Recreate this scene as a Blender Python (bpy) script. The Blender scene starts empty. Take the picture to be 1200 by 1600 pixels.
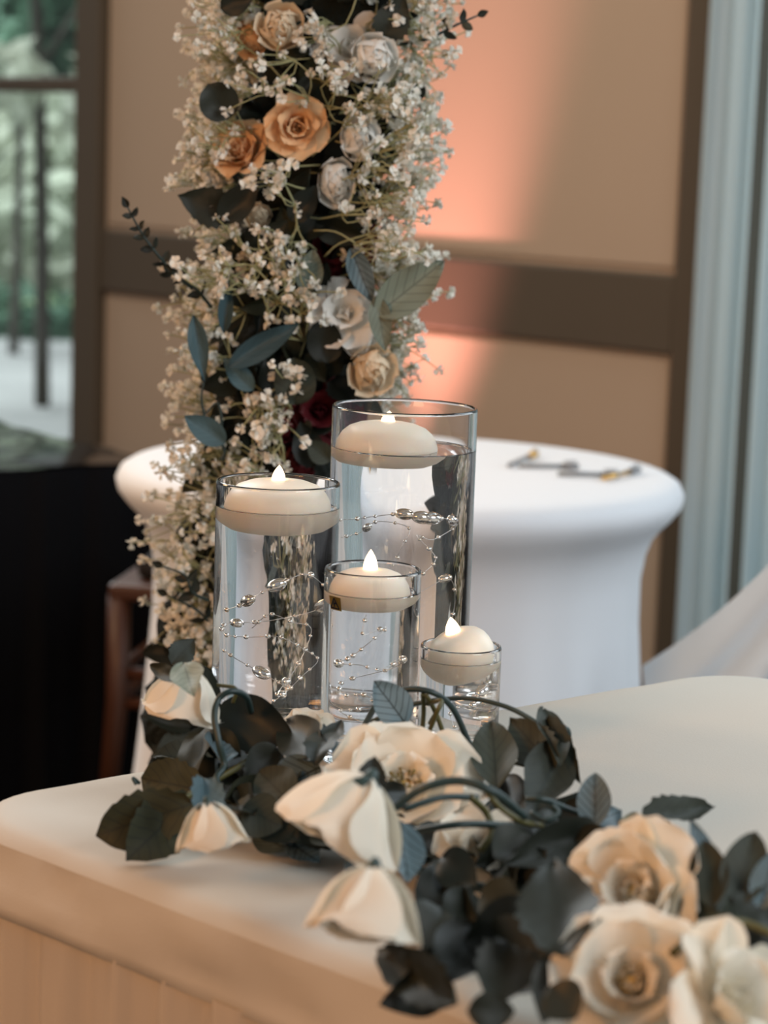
import bpy, bmesh, math, random
from mathutils import Vector, Matrix, noise

S = bpy.context.scene
COL = S.collection
RND = random.Random(11)
PI = math.pi

# ------------------------------------------------------------------ camera, world, lights
F, PITCH, ROLL, CAMZ = 3650.0, math.radians(8.8), math.radians(1.95), 1.195
cam = bpy.data.objects.new('camera', bpy.data.cameras.new('camera'))
COL.objects.link(cam)
CM = Matrix.Translation((0, 0, CAMZ)) @ Matrix.Rotation(PI / 2 - PITCH, 4, 'X') @ Matrix.Rotation(ROLL, 4, 'Z')
cam.matrix_world = CM
cam.data.sensor_fit = 'VERTICAL'
cam.data.sensor_height = 36.0
cam.data.sensor_width = 27.0
cam.data.lens = F / 1600 * 36
cam.data.clip_end = 200
cam.data.dof.use_dof = True
cam.data.dof.focus_distance = 1.76
cam.data.dof.aperture_fstop = 6.7
S.camera = cam

w = bpy.data.worlds.new('world'); S.world = w; w.use_nodes = True
bg = w.node_tree.nodes['Background']
bg.inputs[0].default_value = (0.93, 0.96, 1.0, 1)
bg.inputs[1].default_value = 0.27

def area(name, loc, target, size, size_y, energy, color, spread=180):
    l = bpy.data.lights.new(name, 'AREA'); l.shape = 'RECTANGLE'
    l.size, l.size_y, l.energy, l.color = size, size_y, energy, color
    l.spread = math.radians(spread)
    o = bpy.data.objects.new(name, l); COL.objects.link(o)
    o.location = loc
    o.rotation_euler = (Vector(target) - Vector(loc)).to_track_quat('-Z', 'Y').to_euler()
    return o

def spot(name, loc, target, energy, color, angle, blend, radius):
    l = bpy.data.lights.new(name, 'SPOT')
    l.energy, l.color, l.spot_size, l.spot_blend, l.shadow_soft_size = energy, color, math.radians(angle), blend, radius
    o = bpy.data.objects.new(name, l); COL.objects.link(o)
    o.location = loc
    o.rotation_euler = (Vector(target) - Vector(loc)).to_track_quat('-Z', 'Y').to_euler()
    return o

area('window_daylight', (2.2, 3.3, 2.2), (0.1, 2.6, 0.8), 1.6, 2.0, 39, (0.80, 0.91, 1.0))
area('curtain_window_daylight', (1.55, 4.75, 1.4), (0.3, 2.9, 1.2), 1.3, 2.3, 10, (0.80, 0.92, 1.0))
area('amber_room_lamp', (-1.5, 0.05, 1.6), (-0.2, 1.4, 0.72), 0.6, 0.6, 23, (1.0, 0.43, 0.12))
area('warm_side_fill', (-1.75, 2.75, 1.75), (-0.1, 2.5, 0.9), 0.5, 0.5, 13, (1.0, 0.62, 0.32))  # added fill warming the pillar's left side, no actual pendant
area('warm_ceiling_wash', (-1.3, 3.8, 2.9), (-0.6, 5.3, 1.0), 1.2, 1.2, 22, (1.0, 0.79, 0.54))
area('front_right_fill', (1.7, 0.35, 2.1), (0.1, 2.2, 0.95), 1.2, 1.4, 38, (0.90, 0.95, 1.0))  # added neutral fill for camera-facing blooms and cloth, no actual window
area('garden_daylight', (-4.6, 12.5, 7.0), (-3.0, 13.5, 0.5), 7.0, 7.0, 1900, (0.92, 0.98, 1.0))
S.view_settings.view_transform = 'Standard'
S.view_settings.look = 'None'
S.view_settings.exposure = 0.0
S.view_settings.gamma = 1.0
S.view_settings.use_curve_mapping = False
S.cycles.use_denoising = True
S.cycles.max_bounces = 32
S.cycles.transmission_bounces = 32
S.cycles.glossy_bounces = 8
S.cycles.transparent_max_bounces = 12
S.cycles.diffuse_bounces = 4
S.cycles.sample_clamp_indirect = 8.0

# photograph coordinates -> places in the room
def ray(px, py):
    return CM.to_3x3() @ Vector(((px - 600) / F, -(py - 800) / F, -1.0))
EYE = Vector((0, 0, CAMZ))
def at_y(px, py, Y):
    d = ray(px, py); return EYE + d * (Y / d.y)
def at_z(px, py, z):
    d = ray(px, py); return EYE + d * ((z - CAMZ) / d.z)

# ------------------------------------------------------------------ materials
def mat(name, color, rough=0.6, spec=0.5, metal=0.0, noise_amt=0.0, noise_scale=20.0, bump=0.0, bump_scale=60.0,
        trans=0.0, emit=None, emit_strength=0.0, sss=0.0, rand=0.0, sheen=0.0, color2=None):
    m = bpy.data.materials.new(name); m.use_nodes = True
    nt = m.node_tree; p = nt.nodes['Principled BSDF']; L = nt.links
    p.inputs['Base Color'].default_value = (*color, 1)
    p.inputs['Roughness'].default_value = rough
    p.inputs['Specular IOR Level'].default_value = spec
    p.inputs['Metallic'].default_value = metal
    if sheen: p.inputs['Sheen Weight'].default_value = sheen
    if sss:
        p.inputs['Subsurface Weight'].default_value = sss
        p.inputs['Subsurface Radius'].default_value = (0.02, 0.012, 0.007)
        p.inputs['Subsurface Scale'].default_value = 0.5
    if emit:
        p.inputs['Emission Color'].default_value = (*emit, 1)
        p.inputs['Emission Strength'].default_value = emit_strength
    src = None
    tc = nt.nodes.new('ShaderNodeTexCoord')
    if noise_amt or color2:
        n = nt.nodes.new('ShaderNodeTexNoise'); n.inputs['Scale'].default_value = noise_scale; n.inputs['Detail'].default_value = 4
        L.new(tc.outputs['Object'], n.inputs['Vector'])
        mx = nt.nodes.new('ShaderNodeMix'); mx.data_type = 'RGBA'
        c2 = color2 or tuple(c * (1 - noise_amt) for c in color)
        mx.inputs['A'].default_value = (*color, 1); mx.inputs['B'].default_value = (*c2, 1)
        L.new(n.outputs['Fac'], mx.inputs['Factor']); src = mx.outputs['Result']
    if rand:
        oi = nt.nodes.new('ShaderNodeObjectInfo')
        hs = nt.nodes.new('ShaderNodeHueSaturation')
        mr = nt.nodes.new('ShaderNodeMapRange'); mr.inputs['To Min'].default_value = 1 - rand; mr.inputs['To Max'].default_value = 1 + rand
        L.new(oi.outputs['Random'], mr.inputs['Value']); L.new(mr.outputs['Result'], hs.inputs['Value'])
        if src: L.new(src, hs.inputs['Color'])
        else: hs.inputs['Color'].default_value = (*color, 1)
        src = hs.outputs['Color']
    if src: L.new(src, p.inputs['Base Color'])
    if bump:
        n2 = nt.nodes.new('ShaderNodeTexNoise'); n2.inputs['Scale'].default_value = bump_scale; n2.inputs['Detail'].default_value = 3
        L.new(tc.outputs['Object'], n2.inputs['Vector'])
        b = nt.nodes.new('ShaderNodeBump'); b.inputs['Strength'].default_value = bump; b.inputs['Distance'].default_value = 0.01
        L.new(n2.outputs['Fac'], b.inputs['Height']); L.new(b.outputs['Normal'], p.inputs['Normal'])
    if trans:
        out = nt.nodes['Material Output']
        t = nt.nodes.new('ShaderNodeBsdfTranslucent'); t.inputs['Color'].default_value = (*color, 1)
        if src: L.new(src, t.inputs['Color'])
        ms = nt.nodes.new('ShaderNodeMixShader'); ms.inputs['Fac'].default_value = trans
        L.new(p.outputs[0], ms.inputs[1]); L.new(t.outputs[0], ms.inputs[2]); L.new(ms.outputs[0], out.inputs['Surface'])
    return m

def set_ior(m, v):
    m.node_tree.nodes['Principled BSDF'].inputs['IOR'].default_value = v

def glass_mat(name, ior, color=(1, 1, 1)):
    m = bpy.data.materials.new(name); m.use_nodes = True
    nt = m.node_tree; nt.nodes.remove(nt.nodes['Principled BSDF'])
    g = nt.nodes.new('ShaderNodeBsdfGlass'); g.inputs['IOR'].default_value = ior; g.inputs['Roughness'].default_value = 0.0
    g.inputs['Color'].default_value = (*color, 1)
    nt.links.new(g.outputs[0], nt.nodes['Material Output'].inputs['Surface'])
    return m

def leaf_mat(name, front, back, rough=0.62, vein=0.55):
    """Leaf blade: darker veins along the stored (across, along) map, paler underside."""
    m = bpy.data.materials.new(name); m.use_nodes = True
    nt = m.node_tree; L = nt.links; p = nt.nodes['Principled BSDF']; N = nt.nodes.new
    p.inputs['Roughness'].default_value = rough; p.inputs['Specular IOR Level'].default_value = 0.3
    uv = N('ShaderNodeUVMap'); sx = N('ShaderNodeSeparateXYZ'); L.new(uv.outputs[0], sx.inputs[0])
    def mth(op, a, b=None):
        n = N('ShaderNodeMath'); n.operation = op
        for k, v in enumerate((a, b)):
            if v is None: continue
            if isinstance(v, (int, float)): n.inputs[k].default_value = v
            else: L.new(v, n.inputs[k])
        return n.outputs[0]
    au = mth('ABSOLUTE', mth('SUBTRACT', sx.outputs['X'], 0.5))
    ph = mth('SUBTRACT', mth('MULTIPLY', sx.outputs['Y'], 6.5), mth('MULTIPLY', au, 4.5))
    fr = mth('ABSOLUTE', mth('SUBTRACT', mth('FRACT', ph), 0.5))
    side = mth('LESS_THAN', fr, 0.07)
    mid = mth('LESS_THAN', au, 0.022)
    vm = mth('MULTIPLY', mth('MAXIMUM', side, mid), vein)
    geo = N('ShaderNodeNewGeometry'); oi = N('ShaderNodeObjectInfo')
    nz = N('ShaderNodeTexNoise'); nz.inputs['Scale'].default_value = 3.0
    tc = N('ShaderNodeTexCoord'); L.new(tc.outputs['Object'], nz.inputs['Vector'])
    mx = N('ShaderNodeMix'); mx.data_type = 'RGBA'
    mx.inputs['A'].default_value = (*front, 1); mx.inputs['B'].default_value = (*back, 1)
    L.new(geo.outputs['Backfacing'], mx.inputs['Factor'])
    hs = N('ShaderNodeHueSaturation')
    mr = N('ShaderNodeMapRange'); mr.inputs['To Min'].default_value = 0.7; mr.inputs['To Max'].default_value = 1.4
    L.new(oi.outputs['Random'], mr.inputs['Value']); L.new(mr.outputs[0], hs.inputs['Value']); L.new(mx.outputs['Result'], hs.inputs['Color'])
    m2 = N('ShaderNodeMix'); m2.data_type = 'RGBA'; m2.inputs['B'].default_value = (0.012, 0.016, 0.012, 1)
    L.new(hs.outputs[0], m2.inputs['A']); L.new(vm, m2.inputs['Factor'])
    L.new(m2.outputs['Result'], p.inputs['Base Color'])
    b = N('ShaderNodeBump'); b.inputs['Strength'].default_value = 0.35; b.inputs['Distance'].default_value = 0.01; b.invert = True
    L.new(vm, b.inputs['Height']); L.new(b.outputs[0], p.inputs['Normal'])
    return m

M = dict(
    panel=mat('panel_paint', (0.50, 0.375, 0.275), 0.75, 0.3, noise_amt=0.06, noise_scale=3),
    trim=mat('trim_paint', (0.105, 0.080, 0.055), 0.6, 0.3, noise_amt=0.1, noise_scale=4),
    floor=mat('dark_carpet', (0.03, 0.028, 0.028), 0.95, 0.1, noise_amt=0.4, noise_scale=60),
    curtain=mat('curtain_cloth', (0.66, 0.78, 0.82), 0.85, 0.2, trans=0.45, bump=0.1, bump_scale=300),
    white=mat('stretch_cloth', (0.80, 0.81, 0.83), 0.8, 0.2, bump=0.05, bump_scale=500, sheen=0.1),
    drape=mat('daylight_tinted_drape', (0.74, 0.82, 0.88), 0.8, 0.2, trans=0.35),  # white fabric; cool daylight tint put into the base colour
    ivory=mat('ivory_cloth', (0.57, 0.545, 0.48), 0.75, 0.25, noise_amt=0.05, noise_scale=9, bump=0.06, bump_scale=600),
    skirt=mat('sheer_skirt_cloth', (0.62, 0.56, 0.47), 0.8, 0.2, trans=0.15, bump=0.05, bump_scale=400),
    black=mat('black_satin', (0.006, 0.006, 0.007), 0.10, 1.0, bump=0.25, bump_scale=5),
    blackcloth=mat('black_cloth', (0.005, 0.005, 0.006), 0.9, 0.1),
    wood=mat('stool_wood', (0.085, 0.030, 0.014), 0.4, 0.5, noise_amt=0.4, noise_scale=14),
    cushion=mat('stool_cushion', (0.02, 0.016, 0.014), 0.8, 0.2),
    glass=glass_mat('vase_glass', 1.46), water=glass_mat('water', 1.333),
    wax=mat('candle_wax', (0.85, 0.76, 0.62), 0.42, 0.4, sss=0.35, noise_amt=0.03, noise_scale=40, emit=(1.0, 0.80, 0.58), emit_strength=0.10),
    flame=mat('flame_plastic', (0.95, 0.8, 0.6), 0.4, 0.3, emit=(1.0, 0.74, 0.45), emit_strength=2.6),
    sticker=mat('gold_sticker', (0.55, 0.36, 0.06), 0.35, 0.5, metal=0.5),
    ink=mat('black_ink', (0.01, 0.01, 0.01), 0.6),
    bead=mat('silver_bead', (0.92, 0.90, 0.87), 0.08, 0.5, metal=1.0),
    clearbead=mat('champagne_bead', (0.85, 0.76, 0.66), 0.12, 0.5, metal=1.0),
    wire=mat('bead_wire', (0.75, 0.74, 0.72), 0.3, 0.5, metal=0.9),
    pet_iv=mat('ivory_petal', (0.88, 0.82, 0.69), 0.65, 0.2, trans=0.22, noise_amt=0.08, noise_scale=2, rand=0.05),
    pet_wh=mat('white_petal', (0.92, 0.90, 0.84), 0.65, 0.2, trans=0.3, noise_amt=0.03, noise_scale=2, rand=0.05),
    pet_cr=mat('cream_petal', (0.82, 0.73, 0.56), 0.65, 0.2, trans=0.2, color2=(0.82, 0.62, 0.40), noise_scale=1.5, rand=0.05),
    pet_pe=mat('peach_petal', (0.84, 0.58, 0.34), 0.65, 0.2, trans=0.2, color2=(0.80, 0.50, 0.26), noise_scale=2, rand=0.06),
    pet_re=mat('burgundy_petal', (0.11, 0.008, 0.012), 0.6, 0.3, noise_amt=0.4, noise_scale=2, rand=0.2),
    heart=mat('rose_heart', (0.74, 0.55, 0.20), 0.7, 0.2, noise_amt=0.3, noise_scale=12),
    stamen=mat('stamen', (0.16, 0.12, 0.03), 0.7),
    sepal=mat('sepal', (0.02, 0.045, 0.04), 0.5),
    vine=mat('vine_plastic', (0.018, 0.040, 0.036), 0.45, 0.5, noise_amt=0.3, noise_scale=30),
    olive=mat('olive_stem', (0.10, 0.09, 0.02), 0.5, 0.5, noise_amt=0.4, noise_scale=40),
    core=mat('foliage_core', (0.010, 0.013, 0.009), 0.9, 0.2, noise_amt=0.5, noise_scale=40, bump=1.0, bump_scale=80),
    gyp=mat('babys_breath_floret', (0.84, 0.81, 0.72), 0.8, 0.1, trans=0.15, rand=0.10),
    gypstem=mat('babys_breath_stem', (0.36, 0.35, 0.18), 0.7, 0.2),
    gold=mat('gold_metal', (0.75, 0.45, 0.14), 0.3, 0.5, metal=0.9),
    pen=mat('dark_pen', (0.22, 0.23, 0.24), 0.35),
    frame=mat('metal_frame', (0.03, 0.03, 0.03), 0.5, metal=0.6),
    grass=mat('lawn', (0.30, 0.40, 0.22), 0.95, 0.1, noise_amt=0.5, noise_scale=1.2),
    paving=mat('paving', (0.42, 0.42, 0.42), 0.9, 0.2, noise_amt=0.5, noise_scale=2.0),
    bark=mat('bark', (0.11, 0.10, 0.085), 0.9, 0.1, noise_amt=0.4, noise_scale=10),
    treeleaf=mat('tree_leaf', (0.30, 0.38, 0.30), 0.6, 0.3, trans=0.4, color2=(0.78, 0.78, 0.66), noise_scale=2.2),
    hedge=mat('hedge_leaf', (0.04, 0.10, 0.07), 0.7, 0.3, trans=0.3, color2=(0.12, 0.22, 0.14), noise_scale=2),
    pane=None,
)
def pane_mat():
    m = bpy.data.materials.new('window_glass'); m.use_nodes = True
    nt = m.node_tree; nt.nodes.remove(nt.nodes['Principled BSDF'])
    t = nt.nodes.new('ShaderNodeBsdfTransparent'); g = nt.nodes.new('ShaderNodeBsdfGlossy'); g.inputs['Roughness'].default_value = 0.02
    t.inputs['Color'].default_value = (0.93, 0.96, 0.95, 1)
    ms = nt.nodes.new('ShaderNodeMixShader'); ms.inputs[0].default_value = 0.04
    nt.links.new(t.outputs[0], ms.inputs[1]); nt.links.new(g.outputs[0], ms.inputs[2])
    nt.links.new(ms.outputs[0], nt.nodes['Material Output'].inputs['Surface'])
    return m
M['pane'] = pane_mat()
set_ior(M['black'], 1.8)
LM = dict(
    g=leaf_mat('leaf_green', (0.028, 0.033, 0.022), (0.075, 0.085, 0.062)),
    o=leaf_mat('leaf_olive', (0.032, 0.034, 0.016), (0.09, 0.09, 0.05)),
    b=leaf_mat('leaf_blue_grey', (0.10, 0.145, 0.16), (0.15, 0.19, 0.20), 0.5, 0.8),
    s=leaf_mat('leaf_sage', (0.17, 0.20, 0.155), (0.24, 0.27, 0.22), 0.6, 0.35),
    d=leaf_mat('leaf_dark', (0.015, 0.018, 0.012), (0.036, 0.042, 0.03), 0.5, 0.4),
    t=leaf_mat('leaf_teal', (0.06, 0.11, 0.125), (0.09, 0.14, 0.15), 0.6, 0.2),
)

# ------------------------------------------------------------------ object helpers
WM = {}
def link(o, world=None, parent=None):
    COL.objects.link(o)
    world = world if world is not None else Matrix.Identity(4)
    WM[o.name] = world
    if parent is not None:
        o.parent = parent
        o.matrix_basis = WM[parent.name].inverted() @ world
    else:
        o.matrix_basis = world
    return o
def tag(o, label=None, cat=None, group=None, kind=None):
    if label: o['label'] = label
    if cat: o['category'] = cat
    if group: o['group'] = group
    if kind: o['kind'] = kind
    return o
def empty(name, loc, label, cat, group=None):
    o = bpy.data.objects.new(name, None); o.empty_display_size = 0.05
    link(o, Matrix.Translation(loc)); return tag(o, label, cat, group)
def obj(name, mesh, m=None, parent=None, world=None):
    """Links a mesh (or a bmesh in world space) as one object."""
    if isinstance(mesh, bmesh.types.BMesh):
        bm = mesh; mesh = bpy.data.meshes.new(name)
        base = WM[parent.name] if (parent is not None and world is None) else None
        bm.to_mesh(mesh); bm.free()
        if base is not None:
            mesh.transform(base.inverted()); world = base
    o = bpy.data.objects.new(name, mesh)
    if not mesh.materials: mesh.materials.append(m)
    elif m is not None and mesh.materials[0] is not m:
        o.material_slots[0].link = 'OBJECT'; o.material_slots[0].material = m
    return link(o, world, parent)
def smooth(mesh_or_bm):
    if isinstance(mesh_or_bm, bmesh.types.BMesh):
        for f in mesh_or_bm.faces: f.smooth = True
    else:
        for f in mesh_or_bm.polygons: f.use_smooth = True
    return mesh_or_bm
def box(bm, lo, hi, mtx=None, bevel=0.0):
    r = bmesh.ops.create_cube(bm, size=1.0)
    vs = r['verts']
    for v in vs:
        v.co = Vector(((lo[0] + hi[0]) / 2 + v.co.x * (hi[0] - lo[0]), (lo[1] + hi[1]) / 2 + v.co.y * (hi[1] - lo[1]), (lo[2] + hi[2]) / 2 + v.co.z * (hi[2] - lo[2])))
    if bevel:
        es = list({e for v in vs for e in v.link_edges})
        rb = bmesh.ops.bevel(bm, geom=es, offset=bevel, segments=2, affect='EDGES', profile=0.5)
        vs = list({v for f in rb['faces'] for v in f.verts} | {v for v in vs if v.is_valid})
    if mtx: bmesh.ops.transform(bm, matrix=mtx, verts=vs)
    return bm
def tube(bm, pts, r, seg=8, closed=False):
    pts = [Vector(p) for p in pts]; n = len(pts)
    rs = r if isinstance(r, (list, tuple)) else [r] * n
    rings = []; prev = None
    for i, p in enumerate(pts):
        a = pts[(i - 1) % n] if (closed or i > 0) else p
        b = pts[(i + 1) % n] if (closed or i < n - 1) else p
        t = (b - a); t = t.normalized() if t.length > 1e-9 else Vector((0, 0, 1))
        if prev is None:
            prev = t.orthogonal().normalized()
        nrm = (prev - t * prev.dot(t))
        nrm = nrm.normalized() if nrm.length > 1e-6 else t.orthogonal().normalized()
        prev = nrm; bn = t.cross(nrm)
        rings.append([bm.verts.new(p + (nrm * math.cos(2 * PI * k / seg) + bn * math.sin(2 * PI * k / seg)) * rs[i]) for k in range(seg)])
    m = n if closed else n - 1
    for i in range(m):
        A, B = rings[i], rings[(i + 1) % n]
        for k in range(seg):
            f = bm.faces.new((A[k], A[(k + 1) % seg], B[(k + 1) % seg], B[k])); f.smooth = True
    if not closed:
        bm.faces.new(rings[0][::-1]); bm.faces.new(rings[-1])
    return bm
def catmull(pts, sub=6):
    pts = [Vector(p) for p in pts]; out = []
    P = [pts[0] * 2 - pts[1]] + pts + [pts[-1] * 2 - pts[-2]]
    for i in range(1, len(P) - 2):
        for k in range(sub):
            t = k / sub
            a, b, c, d = P[i - 1], P[i], P[i + 1], P[i + 2]
            out.append(0.5 * ((2 * b) + (c - a) * t + (2 * a - 5 * b + 4 * c - d) * t * t + (3 * b - a - 3 * c + d) * t ** 3))
    out.append(pts[-1]); return out
def lathe(bm, prof, seg=64, center=(0, 0), close=True, lobes=None):
    """Profile of (r, z) points turned about z."""
    rings = []
    for r, z in prof:
        if r < 1e-6:
            rings.append([bm.verts.new((center[0], center[1], z))]); continue
        ring = []
        for k in range(seg):
            a = 2 * PI * k / seg
            rr = r * (lobes(a, z) if lobes else 1)
            ring.append(bm.verts.new((center[0] + rr * math.cos(a), center[1] + rr * math.sin(a), z)))
        rings.append(ring)
    for A, B in zip(rings, rings[1:]):
        for k in range(seg):
            k2 = (k + 1) % seg
            vs = [A[k % len(A)], A[k2 % len(A)], B[k2 % len(B)], B[k % len(B)]]
            vs = list(dict.fromkeys(vs))
            if len(vs) >= 3:
                f = bm.faces.new(vs); f.smooth = True
    bmesh.ops.recalc_face_normals(bm, faces=bm.faces)
    return bm
def frame(origin, y, n):
    y = y.normalized(); n = n - y * n.dot(y)
    n = n.normalized() if n.length > 1e-6 else y.orthogonal().normalized()
    x = y.cross(n)
    m = Matrix((x, y, n)).transposed().to_4x4(); m.translation = origin
    return m

# ------------------------------------------------------------------ the room
TOP = 0.754
WU0 = Vector((0.541, 4.61, 0)); WD = (Vector((-0.753, 6.007, 0)) - WU0).normalized(); WN = Vector((-WD.y, WD.x, 0))
if WN.y > 0: WN = -WN
WALL = Matrix((WD, -WN, Vector((0, 0, 1)))).transposed().to_4x4(); WALL.translation = WU0   # x along the wall to the left, y into the wall, z up
def on_wall(px, py):
    d = ray(px, py); t = (WU0 - EYE).dot(WN) / d.dot(WN)
    return WALL.inverted() @ (EYE + d * t)
uR0, uR1 = on_wall(1097, 560).x, on_wall(1046, 560).x
uL0, uL1 = on_wall(155, 400).x, on_wall(117, 400).x
zr0, zr1 = 0.815, 0.972
zb = 0.10
def struct(name, bm, m, parent=None):
    o = obj(name, bm, m, parent)
    if parent is None: o['kind'] = 'structure'
    return o
bm = bmesh.new(); box(bm, (-7, -2, -0.05), (5, 9, 0)); struct('floor', bm, M['floor'])
bm = bmesh.new(); box(bm, (uR0, 0.022, 0), (uL0 + 0.02, 0.14, 2.9), WALL)
wall = struct('wall_back', bm, M['panel'])
def wallpiece(name, u0, u1, z0, z1, y0=0.0, y1=0.06, bev=0.006, m='trim', parent=wall):
    b = box(bmesh.new(), (u0, y0, z0), (u1, y1, z1), WALL, bev)
    return struct(name, b, M[m], parent)
wallpiece('wall_rail', uR1 - 0.002, uL0 + 0.002, zr0, zr1)
wallpiece('wall_stile', uR0 - 0.005, uR1, 0, 2.9)
wallpiece('wall_stile', uL0, uL1, 0, 2.9, -0.01, 0.14)
wallpiece('baseboard_back', uR1, uL0, 0, 0.14, parent=None)
# recessed panel fields with a small bevelled moulding each
for z0, z1 in ((0.14, zr0), (zr1, 2.9)):
    wallpiece('wall_panel', uR1 + 0.012, uL0 - 0.012, z0 + 0.012, z1 - 0.012, 0.014, 0.03, 0.004, 'panel')
# left window
win = empty('window_1', WALL @ Vector((uL1, 0, 0.3)), 'tall window with dark frame looking out on green trees', 'window')
win['kind'] = 'structure'
zm0, zm1 = on_wall(60, 143).z, on_wall(60, 119).z
uW = uL1 + 1.5
for nm, a in (('window_rail', (uL1, uW, zm0, zm1)), ('window_rail', (uL1, uW, 0.30, 0.38)), ('window_stile', (uW, uW + 0.08, 0.3, 2.9))):
    b = box(bmesh.new(), (a[0], 0.02, a[2]), (a[1], 0.09, a[3]), WALL, 0.005); obj(nm, b, M['trim'], win)
for z0, z1 in ((0.38, zm0), (zm1, 2.9)):
    b = box(bmesh.new(), (uL1, 0.05, z0), (uW, 0.056, z1), WALL); obj('window_pane', b, M['pane'], win)
b = box(bmesh.new(), (uL1, 0, 0), (uW + 0.08, 0.14, 0.30), WALL); struct('wall_left', b, M['panel'])

# curtains on the right
def curtain(name, u0, u1, yoff, amp, per, label, seed):
    rr = random.Random(seed); n = int((u1 - u0) / 0.004); bm = bmesh.new(); rows = []
    ph = rr.uniform(0, 6)
    zs = (0.02, 0.5, 1.0, 1.5, 2.0, 2.75)
    for i in range(n + 1):
        u = u0 + (u1 - u0) * i / n
        col = []
        for z in zs:
            p = u / per * 2 * PI + ph + 0.35 * math.sin(z * 1.3 + u * 9)
            y = yoff - amp * (math.sin(p) + 0.35 * math.sin(2.3 * p + 1) + 0.25 * math.sin(0.43 * p))
            col.append(bm.verts.new(WALL @ Vector((u, y, z))))
        rows.append(col)
    for A, B in zip(rows, rows[1:]):
        for k in range(len(zs) - 1):
            bm.faces.new((A[k], B[k], B[k + 1], A[k + 1])).smooth = True
    return tag(obj(name, bm, M['curtain']), label, 'curtain')
uC = on_wall(1192, 300).x
curtain('curtain', uC, uR0 - 0.003, -0.02, 0.016, 0.055, 'pale blue pleated curtain hanging beside the dark wall stile', 3)
curtain('curtain', uC - 1.2, uC - 0.022, -0.02, 0.016, 0.06, 'second pale blue curtain at the right photo edge, beyond a dark gap', 5)
win2 = empty('window_2', WALL @ Vector((uR0, 0, 0)), 'bright window hidden behind the pale blue curtains', 'window')
win2['kind'] = 'structure'
for a in ((uC - 1.3, uR0, 0.0, 0.09), (uC - 1.3, uR0, 2.72, 2.9), (uR0 - 0.05, uR0, 0.09, 2.72), (uC - 1.3, uC - 1.25, 0.09, 2.72), (uC - .62, uC - .57, 0.09, 2.72)):
    obj('window_frame', box(bmesh.new(), (a[0], 0.05, a[2]), (a[1], 0.12, a[3]), WALL, .004), M['trim'], win2)
obj('window_pane', box(bmesh.new(), (uC - 1.25, 0.08, 0.09), (uR0 - .05, 0.085, 2.72), WALL), M['pane'], win2)

# pink uplight washing the wall (its can stands behind the round table, out of sight)
pu = on_wall(665, 620); pl = WALL @ Vector((pu.x, -0.26, 0.06))
spot('pink_uplight', pl, WALL @ Vector((pu.x, 0.03, 1.75)), 280, (1.0, 0.44, 0.40), 36, 0.95, 0.05)

# ------------------------------------------------------------------ outside the window
bm = bmesh.new()
g0 = WALL @ Vector((0, 0.3, 0)); box(bm, (-2, 0.16, -0.06), (14, 26, -0.02), WALL)
struct('ground_outside', bm, M['grass'])
bm = bmesh.new(); box(bm, (-2, 0.5, -0.02), (14, 5.5, 0.0), WALL); struct('path_outside', bm, M['paving'])
def cards(bm, c, rad, n, size, rr):
    for _ in range(n):
        d = Vector((rr.gauss(0, 1), rr.gauss(0, 1), rr.gauss(0, 1))).normalized() * rr.random() ** 0.45
        p = Vector((c[0] + d.x * rad[0], c[1] + d.y * rad[1], c[2] + d.z * rad[2]))
        a = Vector((rr.gauss(0, 1), rr.gauss(0, 1), rr.gauss(0, 1))).normalized(); bb = a.orthogonal().normalized()
        s = size * rr.uniform(0.6, 1.4)
        bm.faces.new([bm.verts.new(p - a * s), bm.verts.new(p - bb * s * 0.45), bm.verts.new(p + a * s), bm.verts.new(p + bb * s * 0.45)])
def tree(px, Y, h, crown, label, m, seed, trunk_r=0.09, lean=0.0):
    rr = random.Random(seed)
    b0 = at_y(px, 640, Y); b0.z = -0.02
    t = empty('garden_tree', b0, label, 'tree', None)
    bm = bmesh.new()
    top = b0 + Vector((lean, 0, h))
    pts = catmull([b0, b0 + Vector((lean * .2, 0.05, h * .35)), b0 + Vector((lean * .6, 0, h * .7)), top], 5)
    tube(bm, pts, [trunk_r * (1 - 0.7 * i / len(pts)) for i in range(len(pts))], 8)
    for k in range(5):
        s = pts[6 + k * 2]; a = rr.uniform(0, 6.28)
        e = s + Vector((math.cos(a) * .9, math.sin(a) * .9, rr.uniform(.4, 1.0)))
        tube(bm, catmull([s, (s + e) / 2 + Vector((0, 0, .1)), e], 3), [trunk_r * .4 * (1 - .1 * i) for i in range(7)], 6)
    obj('trunk', bm, M['bark'], t)
    bm = bmesh.new()
    for (cx, cz, r, n) in crown:
        cards(bm, (b0.x + cx, b0.y + rr.uniform(-.3, .3), cz), (r, r, r * .8), n, 0.11, rr)
    o = obj('foliage', bm, M[m], t); o['kind'] = 'stuff'
def zy(py, Y): return at_y(60, py, Y).z
tree(66, 10.5, 3.6, [(0.05, 3.3, .8, 300), (.30, zy(150, 10.5), .20, 60), (-.3, zy(120, 10.5), .3, 60)], 'slim dark trunked tree standing in the middle of the left window', 'treeleaf', 1, 0.036, -0.15)
tree(20, 13.0, 3.4, [(0.1, zy(40, 13), .42, 420), (-.15, zy(95, 13), .30, 160), (.45, zy(-20, 13), .3, 200)], 'dark green tree crown behind the upper window pane', 'hedge', 3, 0.03, 0.1)
tree(-45, 15.5, 3.4, [(0.3, zy(330, 15.5), .75, 520), (.4, zy(180, 15.5), .5, 260)], 'broad pale green tree at the left photo edge outside the window', 'treeleaf', 2, 0.06, 0.2)
bm = bmesh.new(); rr = random.Random(8)
for k in range(16):
    c_ = at_y(-200 + k * 30, 500, 14.2)
    cards(bm, (c_.x, c_.y, zy(520, 14.2)), (.22, .3, .30), 90, 0.06, rr)
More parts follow.
